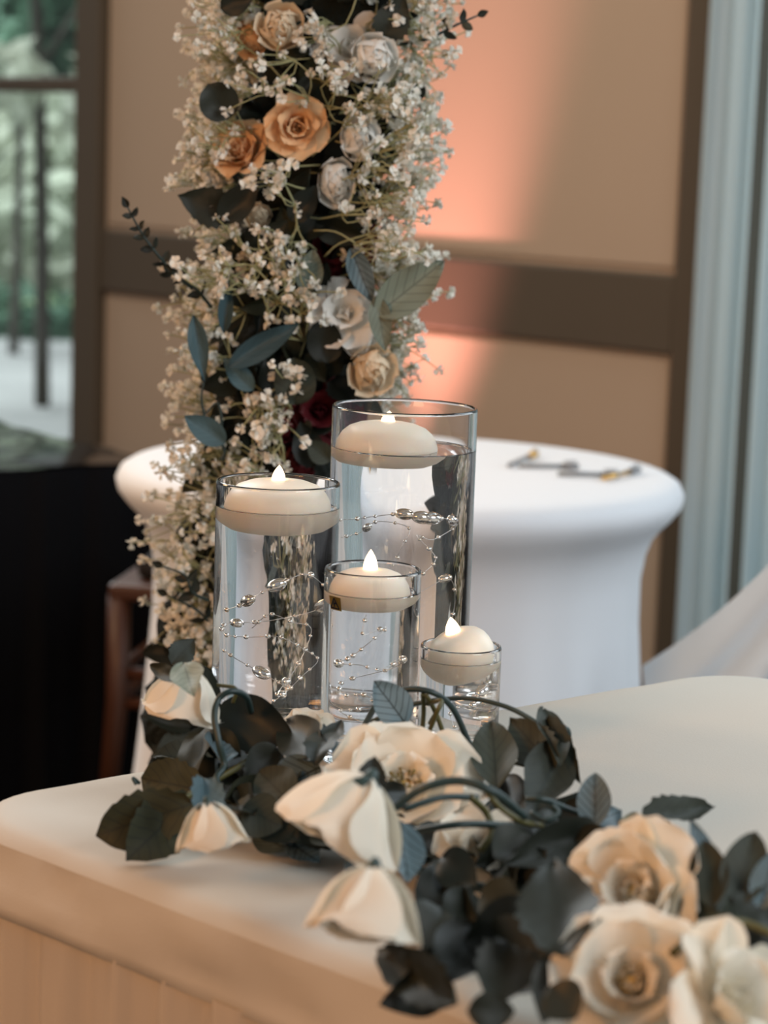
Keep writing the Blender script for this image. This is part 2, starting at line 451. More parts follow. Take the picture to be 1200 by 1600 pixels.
tag(obj('garden_hedge', bm, M['hedge']), 'low dark hedge along the paving outside the left window', 'hedge', kind='stuff')
bm = bmesh.new()
for k in range(44):
    c_ = at_y(-760 + k * 30, 300, 19.0)
    cards(bm, (c_.x, c_.y, 1.2 + .3 * (k % 3)), (.7, .7, 2.3), 150, 0.13, rr)
tag(obj('woodland_foliage', bm, M['treeleaf']), 'pale green wall of woodland leaves far outside the window', 'foliage', kind='stuff')

# ------------------------------------------------------------------ low black table at the left
zt = 0.635
n0, n1 = at_z(-60, 731, zt), at_z(230, 714, zt)
d = (n1 - n0).normalized(); back = Vector((-d.y, d.x, 0))
BT = Matrix((d, back, Vector((0, 0, 1)))).transposed().to_4x4(); BT.translation = Vector((n0.x, n0.y, 0))
t = empty('display_table', BT.translation, 'low black draped table with a glossy satin top under the left window', 'table')
W_ = (n1 - n0).length + 0.02
bm = bmesh.new(); nx, ny = 60, 40; x0 = -1.0; dep = 1.62
grid = []
for i in range(nx + 1):
    row = []
    for j in range(ny + 1):
        x = x0 + (W_ - x0) * i / nx; y = dep * j / ny
        z = zt + 0.010 * noise.noise(Vector((x * 1.5, y * 11, 1))) + 0.004 * noise.noise(Vector((x * 7, y * 16, 4)))
        e = min(x - x0, W_ - x, y, dep - y)
        if e < .012: z -= 0.006 * (1 - e / .012) ** 2
        row.append(bm.verts.new(BT @ Vector((x, y, z))))
    grid.append(row)
for i in range(nx):
    for j in range(ny):
        bm.faces.new((grid[i][j], grid[i + 1][j], grid[i + 1][j + 1], grid[i][j + 1])).smooth = True
obj('satin_top', bm, M['black'], t)
def skirt_strip(bm, pts, z0, z1, amp, per, nz=4, flare=0.0):
    """Pleated cloth hanging along a polyline of (x, y) points."""
    L = [0.0]
    for a, b in zip(pts, pts[1:]): L.append(L[-1] + (b - a).length)
    n = int(L[-1] / (per / 10)); rows = []
    k = 0
    for i in range(n + 1):
        s = L[-1] * i / n
        while k < len(pts) - 2 and L[k + 1] < s: k += 1
        f = (s - L[k]) / max(1e-9, L[k + 1] - L[k]); p = pts[k].lerp(pts[k + 1], f)
        tn = (pts[k + 1] - pts[k]).normalized(); nr = Vector((tn.y, -tn.x, 0))
        jit = noise.noise(Vector((s * 11, 0, 3))) * 2.0
        col = []
        for j in range(nz + 1):
            h = j / nz
            off = amp * (0.35 + 0.65 * h) * (math.sin(s / per * 2 * PI + jit) + 0.4 * math.sin(s / per * 4.6 * PI + 2 * jit)) + flare * h
            q = p + nr * off
            col.append(bm.verts.new((q.x, q.y, z1 + (z0 - z1) * h)))
        rows.append(col)
    for A, B in zip(rows, rows[1:]):
        for j in range(nz):
            bm.faces.new((A[j], B[j], B[j + 1], A[j + 1])).smooth = True
    return bm
pts = [BT @ Vector(p) for p in ((x0, dep, 0), (x0, 0, 0), (W_, 0, 0), (W_, dep, 0))]
obj('drape', skirt_strip(bmesh.new(), pts, 0.004, zt - 0.012, 0.012, 0.12), M['blackcloth'], t)

# ------------------------------------------------------------------ wooden chair behind the round table
cl = at_y(186, 960, 3.72)
CH = Matrix.Translation((cl.x, cl.y, 0)) @ Matrix.Rotation(math.radians(-8), 4, 'Z')
t = empty('wooden_stool', CH.translation, 'dark brown wooden stool with paired rungs, half hidden behind the round table', 'stool')
sz = 0.49
obj('seat', box(bmesh.new(), (-.015, -.02, sz - .028), (.39, .38, sz), CH, .008), M['wood'], t)
obj('cushion', box(bmesh.new(), (.02, .02, sz), (.355, .35, sz + .035), CH, .015), M['cushion'], t)
for (lx, ly, top_) in ((0, 0, sz - .02), (.375, 0, sz - .02), (0, .36, sz - .02), (.375, .36, sz - .02)):
    sgn = -1 if lx == 0 else 1
    b = tube(bmesh.new(), [CH @ Vector((lx + sgn * .025, ly, 0.0)), CH @ Vector((lx, ly, sz * .6)), CH @ Vector((lx, ly, top_))], [.014, .019, .019], 10)
    obj('leg', b, M['wood'], t)
for (a, bb_) in (((0, 0), (.375, 0)), ((0, .36), (.375, .36)), ((0, 0), (0, .36)), ((.375, 0), (.375, .36))):
    for zz in (0.34, 0.29) if a != bb_ else ():
        obj('rung', tube(bmesh.new(), [CH @ Vector((*a, zz)), CH @ Vector((*bb_, zz))], .010, 8), M['wood'], t)

# ------------------------------------------------------------------ round white table
zc = 0.765
cR, cL = at_z(1071, 747, zc), at_z(191, 706, zc)
CC = (cR + cL) / 2; RC = (cR - cL).length / 2
t = empty('round_table', (CC.x, CC.y, 0), 'round table in a white stretch cover behind the candle vases', 'table')
prof = [(0.0, zc), (RC * .5, zc), (RC * .90, zc - .001), (RC * .955, zc - .004), (RC * .985, zc - .011), (RC, zc - .024), (RC * .992, zc - .038), (RC * .965, zc - .052),
        (RC * .93, zc - .066), (RC * .90, zc - .082), (RC * .878, zc - .105), (RC * .865, zc - .14), (RC * .868, zc - .2), (RC * .89, zc - .3), (RC * .925, zc - .42), (RC * .97, zc - .55), (RC * 1.02, 0.05), (RC * 1.03, 0.004)]
def lobes(a, z):
    k = max(0.0, (zc - .06 - z) / zc)
    return 1 + k * (0.04 * math.cos(4 * (a - 0.6)) + 0.022 * math.sin(17 * a + 3 * math.sin(3 * a)) + 0.009 * math.sin(29 * a + 1.3))
bm = lathe(bmesh.new(), prof, 120, (CC.x, CC.y), lobes=lobes)
obj('stretch_cover', bm, M['white'], t)
# pens lying on it
def pen(px, py, ang, label, m, tipm, ln=0.135):
    p = at_z(px, py, zc + 0.005); d = Vector((math.cos(ang), math.sin(ang), 0))
    t = empty('pen', p, label, 'pen', 'pens on the round table')
    obj('barrel', tube(bmesh.new(), [p - d * ln / 2, p + d * ln * .2], .0034, 8), m, t)
    obj('cap', tube(bmesh.new(), [p + d * ln * .2, p + d * ln * .47, p + d * ln * .5], [.0048, .0046, .003], 8), tipm, t)
    obj('clip', tube(bmesh.new(), [p + d * ln * .25 + Vector((0, 0, .0065)), p + d * ln * .46 + Vector((0, 0, .007))], .0012, 6), tipm, t)
pen(818, 717, 1.25, 'gold capped pen pointing to the back, next to the tall vase', M['pen'], M['gold'], 0.15)
pen(920, 741, 0.10, 'dark pen lying sideways at the front of the round table', M['pen'], M['pen'], 0.085)
pen(858, 728, 0.14, 'dark pen lying sideways in the middle, farther back than the other sideways pen', M['pen'], M['pen'], 0.085)
pen(972, 740, 1.05, 'gold ended pen nearest the right rim of the round table', M['gold'], M['pen'], 0.12)


# ------------------------------------------------------------------ white drape at lower right
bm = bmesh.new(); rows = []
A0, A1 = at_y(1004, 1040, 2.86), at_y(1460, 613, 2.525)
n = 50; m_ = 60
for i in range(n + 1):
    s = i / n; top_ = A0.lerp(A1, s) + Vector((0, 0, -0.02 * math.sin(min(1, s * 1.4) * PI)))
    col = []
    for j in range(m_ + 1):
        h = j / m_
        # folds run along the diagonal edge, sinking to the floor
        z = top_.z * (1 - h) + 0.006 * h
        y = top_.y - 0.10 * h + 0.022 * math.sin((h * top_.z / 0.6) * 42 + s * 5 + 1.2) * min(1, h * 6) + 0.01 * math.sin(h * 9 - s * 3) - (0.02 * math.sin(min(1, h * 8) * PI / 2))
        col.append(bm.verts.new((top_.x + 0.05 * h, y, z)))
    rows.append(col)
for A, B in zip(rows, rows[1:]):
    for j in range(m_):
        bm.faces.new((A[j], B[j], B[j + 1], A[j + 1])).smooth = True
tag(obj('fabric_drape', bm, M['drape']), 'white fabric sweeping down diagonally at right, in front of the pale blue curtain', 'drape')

# ------------------------------------------------------------------ front table with cloth, band and skirt
K1 = at_z(-42, 1262, TOP); K2 = at_z(1120, 1040, TOP)
da = (K2 - K1).normalized()
B1, B2 = at_z(100, 1333, TOP), at_z(450, 1464, TOP); db = (B2 - B1).normalized()
# left corner where the two edge lines meet
a_pt = at_z(160, 1205, TOP)
def meet(p, d, q, e):
    den = d.x * e.y - d.y * e.x; t = ((q.x - p.x) * e.y - (q.y - p.y) * e.x) / den; return p + d * t
KL = meet(at_z(65, 1223, TOP), (at_z(1005, 1062, TOP) - at_z(65, 1223, TOP)).normalized(), B1, db)
da = (at_z(1005, 1062, TOP) - at_z(65, 1223, TOP)).normalized()
KR = KL + da * 0.80
corners = [KL, KR, KR + db * 1.0, KL + db * 1.0]     # going round clockwise seen from above
def rounded(cs, r, off=0.0):
    out = []; n = len(cs)
    for i in range(n):
        c = cs[i]; p = (cs[i - 1] - c).normalized(); q = (cs[(i + 1) % n] - c).normalized()
        ang = math.acos(p.dot(q)); tl = r / math.tan(ang / 2); bis = (p + q).normalized(); cc = c + bis * (r / math.sin(ang / 2))
        s = c + p * tl - cc; e = c + q * tl - cc
        a0 = math.atan2(s.y, s.x); a1 = math.atan2(e.y, e.x)
        while a1 - a0 > PI: a1 -= 2 * PI
        while a1 - a0 < -PI: a1 += 2 * PI
        for k in range(11):
            a = a0 + (a1 - a0) * k / 10
            out.append(Vector((cc.x + (r + off) * math.cos(a), cc.y + (r + off) * math.sin(a), 0)))
    # even spacing along the outline
    res = []
    for i in range(len(out)):
        a, b = out[i], out[(i + 1) % len(out)]; m = max(1, int((b - a).length / 0.012))
        for k in range(m): res.append(a.lerp(b, k / m))
    return res
t = empty('skirted_table', (KL + KR) / 2 - Vector((0, 0, TOP)), 'foreground table under an ivory cloth with a gathered skirt', 'table')
bm = bmesh.new()
def loopring(off, z, wob=0.0):
    ring = []
    for i, p in enumerate(rounded(corners, 0.075, off)):
        k = wob * (noise.noise(Vector((p.x * 9, p.y * 9, z * 14))) + .5 * noise.noise(Vector((p.x * 26 + z * 30, p.y * 26, z * 5))))
        c = (KL + KR + corners[2] + corners[3]) / 4; o = (p - Vector((c.x, c.y, 0))).normalized()
        ring.append(bm.verts.new((p.x + o.x * k, p.y + o.y * k, z + k * .25)))
    return ring
N0 = len(rounded(corners, 0.075, 0))
def rings(specs):
    # same number of points on every ring
    base = rounded(corners, 0.075, 0.0); c = (KL + KR + corners[2] + corners[3]) / 4
    cs = Vector((c.x, c.y, 0)); out = []
    nrm = []
    for i in range(len(base)):
        tn = (base[(i + 1) % len(base)] - base[i - 1]).normalized(); nr = Vector((tn.y, -tn.x, 0))
        if nr.dot(base[i] - cs) < 0: nr = -nr
        nrm.append(nr)
    for off, z, wob in specs:
        ring = []
        for p, nr in zip(base, nrm):
            k = wob * (noise.noise(Vector((p.x * 8, p.y * 8, z * 20))) + .6 * noise.noise(Vector((p.x * 24 + z * 40, p.y * 24 - z * 30, z * 9))))
            q = p + nr * (off + k); ring.append(bm.verts.new((q.x, q.y, z + 0.35 * k)))
        out.append(ring)
    for A, B in zip(out, out[1:]):
        for k in range(len(A)):
            bm.faces.new((A[k], B[k], B[(k + 1) % len(A)], A[(k + 1) % len(A)])).smooth = True
    return out
rg = rings([(-.035, TOP, 0), (-.016, TOP - .0005, .0), (-.006, TOP - .003, .001), (0, TOP - .010, .002)])
bm.faces.new(rg[0])
bmesh.ops.recalc_face_normals(bm, faces=bm.faces)
obj('tablecloth', bm, M['ivory'], t)
bm = bmesh.new()
rings([(0, TOP - .010, .002), (.002, TOP - .022, .008), (.002, TOP - .036, .012), (.003, TOP - .048, .011), (.004, TOP - .056, .005), (-.002, TOP - .058, .003)])
obj('edge_band', bm, M['ivory'], t)
base = rounded(corners, 0.075, 0.0)
obj('skirt', skirt_strip(bmesh.new(), (base + [base[0]])[::-1], 0.004, TOP - .054, 0.009, 0.052, 5, 0.0), M['skirt'], t)
bm = bmesh.new(); vs = [bm.verts.new((p.x, p.y, TOP - .03)) for p in rounded(corners, 0.075, -.014)]
fc = bm.faces.new(vs); ex = bmesh.ops.extrude_face_region(bm, geom=[fc])
for v in ex['geom']:
    if isinstance(v, bmesh.types.BMVert): v.co.z = TOP - .012
bmesh.ops.recalc_face_normals(bm, faces=bm.faces)
obj('tabletop', bm, M['wood'], t)

# ------------------------------------------------------------------ glass vases, water, candles, beads
def vase(name, px, py, Y, dpx, label, base_th=0.008, wall=0.003, level=0.02):
    c = at_y(px, py, Y); R = dpx / 2 * Y / F * 1.0; H = c.z - TOP
    t = empty('glass_vase', (c.x, c.y, TOP), label, 'vase', 'glass cylinder vases on the ivory table')
    z0 = TOP + 0.0005; zt = c.z
    prof = [(0, z0), (R - .007, z0), (R - .004, z0), (R - .001, z0 + .001), (R, z0 + .004), (R, z0 + .0042), (R, z0 + .0075), (R, zt - .005), (R, zt - .0022), (R, zt - .002), (R - .0006, zt - .0004), (R - wall / 2, zt), (R - wall + .0006, zt - .0004), (R - wall, zt - .002), (R - wall, zt - .0022), (R - wall, zt - .005),
            (R - wall, z0 + base_th + .0075), (R - wall, z0 + base_th + .0042), (R - wall, z0 + base_th + .004), (R - wall - .001, z0 + base_th + .001), (R - wall - .004, z0 + base_th), (0, z0 + base_th)]
    obj('glass', lathe(bmesh.new(), prof, 96, (c.x, c.y)), M['glass'], t)
    ri = R - wall + .0003; zw = zt - level
    prof = [(0, z0 + base_th - .0003), (ri - .004, z0 + base_th - .0003), (ri, z0 + base_th + .004), (ri, z0 + base_th + .0042), (ri, z0 + base_th + .0075), (ri, zw - .002), (ri, zw + .001), (ri, zw + .0012), (ri - .0009, zw + .0003), (ri - .003, zw), (ri - .0032, zw), (ri - .005, zw), (0, zw)]
    obj('water', lathe(bmesh.new(), prof, 96, (c.x, c.y)), M['water'], t)
    return dict(c=Vector((c.x, c.y, 0)), R=R, zw=zw, zt=zt, z0=z0 + base_th, ri=R - wall)
V = {}
V['tall'] = vase('t', 633, 634, 1.84, 229, 'tallest and widest glass cylinder vase, at the back of the group', level=.034)
V['left'] = vase('l', 435, 751, 1.74, 196, 'second tallest glass cylinder vase, standing at the left', level=.020)
V['mid'] = vase('m', 583, 887, 1.66, 154, 'medium glass cylinder vase standing in front between the two tall vases', level=.0175)
V['small'] = vase('s', 720.5, 1007, 1.70, 130, 'shortest glass cylinder vase, low at the right of the group', level=.011)

def candle(v, off, r, h_up, h_dn, label, tilt=(0, 0), flame_tilt=0.0, flame_h=0.014, flame_r=0.0048, lift=0.0, sticker=False):
    c = v['c'] + Vector((off[0], off[1], v['zw'] + lift))
    Mx = Matrix.Translation(c) @ Matrix.Rotation(tilt[0], 4, 'Y') @ Matrix.Rotation(tilt[1], 4, 'X')
    t = bpy.data.objects.new('floating_candle', None); t.empty_display_size = .03
    link(t, Mx); tag(t, label, 'candle', 'floating candles in the vases')
    prof = [(0, -h_dn), (r * .45, -h_dn), (r * .66, -h_dn * .93), (r * .84, -h_dn * .68), (r * .95, -h_dn * .36), (r, -h_dn * .02), (r * .995, h_up * .10), (r * .96, h_up * .33), (r * .88, h_up * .58), (r * .75, h_up * .78), (r * .55, h_up * .92), (r * .34, h_up * .985), (r * .18, h_up), (r * .14, h_up - .0012), (0, h_up - .0015)]
    bm = lathe(bmesh.new(), prof, 64); bmesh.ops.transform(bm, matrix=Mx, verts=bm.verts)
    obj('wax_body', bm, M['wax'], t)
    fp = []
    for k in range(9):
        f = k / 8; rr_ = flame_r * math.sin(PI * (0.42 + 0.58 * f)) ** 0.85 if f < 1 else 0
        fp.append((max(rr_, 0), h_up - .002 + (flame_h + .002) * f))
    fp[-1] = (0, fp[-1][1])
    bm = lathe(bmesh.new(), [(0, fp[0][1])] + fp, 20)
    sh = Matrix.Translation((0, 0, h_up)) @ Matrix.Rotation(flame_tilt, 4, 'Y') @ Matrix.Translation((0, 0, -h_up))
    bmesh.ops.transform(bm, matrix=Mx @ sh, verts=bm.verts)
    obj('flame', bm, M['flame'], t)
    if sticker:
        a0 = math.radians(218)
        def sp(u, zz, o=.0006):
            a = a0 + u / r; k = r * (1 - .10 * (zz / h_dn) ** 2)
            return Mx @ Vector(((k + o) * math.cos(a), (k + o) * math.sin(a), zz))
        def patch(pts2, m, nm, par, o):
            b = bmesh.new(); b.faces.new([b.verts.new(sp(u, zz, o)) for u, zz in pts2]); return obj(nm, b, m, par)
        s = patch([(-.006, -.011), (.006, -.011), (.006, -.001), (-.006, -.001)], M['sticker'], 'warning_sticker', t, .0007)
        s['label'] = 'small gold warning sticker'
        for a, b2 in (((-.0045, -.0095), (0, -.002)), ((0, -.002), (.0045, -.0095)), ((.0045, -.0095), (-.0045, -.0095)), ((0, -.0045), (0, -.0085)), ((-.001, -.0065), (.002, -.0055))):
            dx, dz = b2[0] - a[0], b2[1] - a[1]; l = math.hypot(dx, dz); nx_, nz_ = -dz / l * .0006, dx / l * .0006
            patch([(a[0] + nx_, a[1] + nz_), (a[0] - nx_, a[1] - nz_), (b2[0] - nx_, b2[1] - nz_), (b2[0] + nx_, b2[1] + nz_)], M['ink'], 'printed_mark', s, .0012)
candle(V['tall'], (-.0135, -.004), .0405, .022, .013, 'ivory floating candle in the tallest vase', tilt=(0.02, -.03), flame_tilt=0.1, flame_h=.008, flame_r=.0056)
candle(V['left'], (0, 0), .0405, .021, .018, 'ivory floating candle in the left tall vase', flame_tilt=.05, flame_h=.011, flame_r=.0052)
candle(V['mid'], (-.002, 0), .0295, .0165, .012, 'ivory floating candle in the medium vase, with a gold warning sticker', flame_h=.0145, flame_r=.0054, sticker=True)
candle(V['small'], (.0003, 0), .0252, .019, .017, 'tilted ivory floating candle in the shortest vase', tilt=(-.36, 0.12), flame_tilt=0.15, flame_h=.012, flame_r=.0058, lift=.003)

BEADS = {}
def bead_mesh(kind):
    if kind in BEADS: return BEADS[kind]
    me = bpy.data.meshes.new('bead'); bm = bmesh.new()
    bmesh.ops.create_uvsphere(bm, u_segments=14, v_segments=10, radius=1.0)
    if kind == 'oval':
        for v_ in bm.verts: v_.co.z *= 1.55
    smooth(bm); bm.to_mesh(me); bm.free(); me.materials.append(M['bead']); BEADS[kind] = me; return me
def strand(v, pts, label, big):
    """Wire with beads wandering through the water; pts are (x, y, z) with x, y in vase radii and z in metres above the inside bottom."""
    P3 = [v['c'] + Vector((x * v['ri'], y * v['ri'], v['z0'] + z)) for x, y, z in pts]
    t = empty('bead_garland', v['c'] + Vector((0, 0, v['z0'])), label, 'bead garland', 'beaded wires in the vases')
    c = catmull(P3, 8)
    obj('wire', tube(bmesh.new(), c, .0003, 5), M['wire'], t)
    i = 2; k = 0
    while i < len(c) - 1:
        r = RND.choice((.0013, .0013, .0016, .0019)); kd = 'round'
        if k in big: r, kd = big[k]
        d = (c[i + 1] - c[i - 1]).normalized()
        mx = Matrix.Translation(c[i]) @ d.to_track_quat('Z', 'Y').to_matrix().to_4x4() @ Matrix.Scale(r, 4)
        obj('bead', bead_mesh(kd), M['bead'] if RND.random() < .6 else M['clearbead'], t, mx)
        i += RND.choice((3, 4, 5, 6)); k += 1
strand(V['left'], [(-.72, -.1, .085), (-.5, -.35, .092), (-.25, -.6, .102), (.1, -.68, .112), (.5, -.45, .118), (.7, .1, .10), (.45, .5, .085), (-.1, .6, .075), (-.6, .2, .073), (-.70, -.2, .068), (-.35, -.6, .070), (.1, -.72, .072), (.45, -.5, .062), (.62, -.1, .05),
       (.45, -.4, .04), (.2, -.7, .028), (-.1, -.6, .018), (-.4, -.3, .01)], 'silver beaded wire in the left tall vase',
       {2: (.0042, 'oval'), 4: (.0048, 'oval'), 10: (.0048, 'oval'), 7: (.0026, 'round'), 13: (.0036, 'round')})
strand(V['left'], [(-.7, .1, .055), (-.5, -.3, .050), (-.1, -.6, .042), (.25, -.65, .032), (.1, -.72, .028), (.4, -.5, .050), (.55, -.3, .075), (.3, -.55, .082), (-.05, -.6, .088), (-.3, -.3, .075)], 'second silver beaded wire, lower in the left tall vase',
       {3: (.0046, 'oval'), 6: (.0034, 'round'), 8: (.0034, 'round')})
strand(V['tall'], [(-.75, .1, .140), (-.55, -.4, .146), (-.3, -.55, .150), (0, -.65, .153), (.3, -.6, .150), (.6, -.4, .148), (.62, .0, .14), (.4, -.45, .132), (.2, -.62, .136), (.45, -.5, .118), (.30, -.6, .106), (.1, -.66, .098), (-.1, -.5, .09), (-.5, -.1, .08)], 'silver beaded wire in the tallest vase',
       {5: (.0046, 'oval'), 6: (.0052, 'oval'), 7: (.0052, 'oval'), 9: (.0046, 'oval')})
strand(V['tall'], [(-.7, -.1, .128), (-.5, -.45, .136), (-.3, -.6, .146), (0.1, -.66, .142), (.0, -.7, .125), (-.05, -.6, .108), (.2, -.5, .09), (.6, -.3, .10), (.66, -.1, .08), (.6, -.2, .05)], 'second silver beaded wire, lower in the tallest vase',
       {2: (.0030, 'oval'), 11: (.0036, 'oval')})
strand(V['mid'], [(-.1, -.5, .104), (-.15, -.6, .09), (.3, -.4, .095), (-.1, -.62, .082), (-.4, -.5, .072), (-.6, -.2, .066), (-.2, -.66, .068), (.2, -.6, .065), (.6, -.2, .07), (.3, .4, .06), (-.4, .3, .05), (-.5, -.4, .044), (-.1, -.62, .046), (.15, -.62, .038), (-.3, -.5, .034), (-.5, -.2, .03), (.1, -.5, .022)], 'silver beaded wire in the medium vase',
       {9: (.0034, 'round'), 14: (.0030, 'oval')})
strand(V['small'], [(.6, .2, .046), (.5, -.3, .040), (.3, -.5, .036), (.55, -.35, .031), (.2, -.6, .030), (-.2, -.55, .026), (-.1, -.6, .014), (.2, -.5, .010)], 'silver beaded wire in the shortest vase',
       {2: (.0040, 'oval'), 4: (.0030, 'round'), 6: (.0028, 'round')})
# ------------------------------------------------------------------ petals, roses, leaves
def petal_mesh(l, wd, ang, Rc, ruffle, seed, nu=8, nv=9, tip=0.0):
    rr = random.Random(seed); bm = bmesh.new(); y = z = 0.0; rows = []
    ph = rr.uniform(0, 6)
    for j in range(nv + 1):
        v = j / nv
        th = ang[0] + (ang[1] - ang[0]) * min(1, v / .5) if v < .5 else ang[1] + (ang[2] - ang[1]) * ((v - .5) / .5) ** 1.4
        th = math.radians(th)
        if j: y += math.sin(th) * l / nv; z += math.cos(th) * l / nv
        o = .22 + .78 * math.sin(PI / 2 * min(1, v / .70)) if v < .70 else max(0, 1 - ((v - .70) / .31) ** 2.4) ** .5
        W = wd * o; row = []
        for i in range(nu + 1):
            u = -1 + 2 * i / nu
            x = Rc * math.sin(u * W / Rc); off = Rc * (1 - math.cos(u * W / Rc))
            rf = ruffle * v * v * (math.sin(3.1 * u + ph) + .6 * math.sin(6.3 * u + 2 * ph)) * (.4 + .6 * abs(u)) + ruffle * .6 * noise.noise(Vector((u * 1.6, v * 2, seed * 3.7)))
            edge = tip * v ** 6 * (1 - abs(u))
            off += rf
            row.append(bm.verts.new((x, y - math.cos(th) * off + math.sin(th) * edge, z + math.sin(th) * off + math.cos(th) * edge)))
        rows.append(row)
    for A, B in zip(rows, rows[1:]):
        for i in range(nu):
            bm.faces.new((A[i], A[i + 1], B[i + 1], B[i])).smooth = True
    me = bpy.data.meshes.new('petal'); bm.to_mesh(me); bm.free(); me.materials.append(M['pet_iv']); return me
KINDS = {
    'spiral': [(3, .92, .30, (22, -4, 8), .26, .02, .0), (4, .98, .46, (42, -4, 22), .42, .03, .02), (5, 1.05, .58, (66, 4, 62), .62, .04, .05), (6, 1.12, .62, (86, 26, 105), .9, .05, .08)],
    'ball': [(3, 1.02, .34, (30, -10, -25), .27, .03, 0), (4, 1.12, .58, (62, -10, -42), .46, .04, 0), (5, 1.2, .76, (86, -2, -50), .62, .05, 0), (5, 1.22, .86, (100, 10, -42), .74, .05, 0), (3, 1.15, .8, (108, 30, 5), .85, .07, 0)],
    'open': [(5, .55, .28, (50, 0, 10), .30, .07, 0), (5, .85, .52, (60, 12, 25), .55, .06, .03), (5, 1.12, .78, (72, 42, 60), .95, .08, .05), (5, 1.30, .90, (80, 62, 100), 1.25, .11, .06)],
    'bell': [(4, .8, .40, (30, 5, 0), .35, .05, 0), (4, 1.25, .80, (50, 14, 12), .72, .04, .0), (4, 1.5, 1.12, (66, 30, 42), 1.25, .08, .0)],
    'flop': [(4, .75, .42, (40, 0, 5), .40, .05, 0), (4, 1.15, .72, (62, 25, 50), .75, .08, .04), (5, 1.45, .92, (80, 62, 115), 1.1, .13, .06)],
}
PM = {}
def petals_for(kind):
    if kind not in PM:
        PM[kind] = [[petal_mesh(l, wd, ang, Rc, rf, 10 * i + q + len(kind), tip=tp) for q in range(3)] for i, (n, l, wd, ang, Rc, rf, tp) in enumerate(KINDS[kind])]
    return PM[kind]
def heart_mesh(kind):
    key = 'heart_' + kind
    if key in PM: return PM[key]
    bm = bmesh.new()
    if kind == 'spiral':
        rows = []
        for k in range(49):
            a = k / 48 * 2 * PI * 2.4; r = .03 + .17 * k / 48
            rows.append([bm.verts.new((r * .6 * math.cos(a), r * .6 * math.sin(a), .15)), bm.verts.new((r * 1.1 * math.cos(a), r * 1.1 * math.sin(a), .6)), bm.verts.new((r * .95 * math.cos(a), r * .95 * math.sin(a), .92 - .05 * k / 48))])
        for A, B in zip(rows, rows[1:]):
            for i in range(2): bm.faces.new((A[i], B[i], B[i + 1], A[i + 1])).smooth = True
    else:
        lathe(bm, [(0, .02), (.10, .06), (.16, .2), (.17, .32), (.10, .42), (0, .45)], 14)
        for v_ in bm.verts: v_.co += Vector((noise.noise(v_.co * 9), noise.noise(v_.co * 9 + Vector((3, 3, 3))), 0)) * .05
    # green cup with five pointed sepals under the flower
    lathe(bm, [(0, -.22), (.07, -.2), (.12, -.10), (.16, .0), (.10, .05), (0, .05)], 12)
    me = bpy.data.meshes.new('rose'); bm.to_mesh(me); bm.free(); me.materials.append(M['heart']); PM[key] = me; return me
def stamen_mesh():
    if 'stamen' in PM: return PM['stamen']
    bm = bmesh.new(); rr = random.Random(4)
    for k in range(9):
        a = k * 2.4; r = rr.uniform(.12, .30)
        tube(bm, [(0.03 * math.cos(a), .03 * math.sin(a), .3), (r * .6 * math.cos(a), r * .6 * math.sin(a), .52), (r * math.cos(a), r * math.sin(a), .62 + rr.uniform(-.05, .05))], [.012, .014, .034], 6)
    me = bpy.data.meshes.new('stamens'); bm.to_mesh(me); bm.free(); me.materials.append(M['stamen']); PM['stamen'] = me; return me
def sepal_mesh():
    if 'sepal' in PM: return PM['sepal']
    bm = bmesh.new(); rows = []
    for j in range(7):
        v = j / 6; W = .13 * math.sin(PI * (v * .9 + .1)) ; th = math.radians(70 - 45 * v)
        y = .1 + .55 * v * math.sin(th) ; z = -.05 + .45 * v * v
        rows.append([bm.verts.new((-W, y, z + .03)), bm.verts.new((0, y, z)), bm.verts.new((W, y, z + .03))])
    for A, B in zip(rows, rows[1:]):
        for i in range(2): bm.faces.new((A[i], A[i + 1], B[i + 1], B[i])).smooth = True
    me = bpy.data.meshes.new('sepal'); bm.to_mesh(me); bm.free(); me.materials.append(M['sepal']); PM['sepal'] = me; return me
def rose(parent, c, facing, R, kind, m, label=None, heart=None, stam=False, sep=0, squash=(1, 1, 1), spin=None, hmat=None):
    z = Vector(facing).normalized(); mx = frame(Vector(c), z.orthogonal(), z)
    spin = RND.uniform(0, 6.28) if spin is None else spin
    mx = mx @ Matrix.Rotation(spin, 4, 'Z') @ Matrix.Diagonal((R * squash[0], R * squash[1], R * squash[2], 1))
    o = obj('rose', heart_mesh('spiral' if kind == 'spiral' else 'x'), hmat or (m if kind == 'spiral' else (heart or (M['sepal'] if kind == 'bell' else M['heart']))), parent, mx)
    if label: o['label'] = label
    pm = petals_for(kind); a = 0.0
    for li, (n, *_r) in enumerate(KINDS[kind]):
        a += 0.6
        for k in range(n):
            aa = a + 2 * PI * k / n + RND.uniform(-.15, .15)
            loc = mx @ Matrix.Rotation(aa, 4, 'Z') @ Matrix.Translation((0, .02 + .03 * li, -.02 * li)) @ Matrix.Rotation(RND.uniform(-.09, .09), 4, 'X') @ Matrix.Rotation(RND.uniform(-.1, .1), 4, 'Y')
            obj('petal', RND.choice(pm[li]), m, o, loc)
    if stam: obj('stamens', stamen_mesh(), M['stamen'], o, mx)
    for k in range(sep):
        obj('sepal', sepal_mesh(), M['sepal'], o, mx @ Matrix.Rotation(2 * PI * k / sep, 4, 'Z'))
    return o

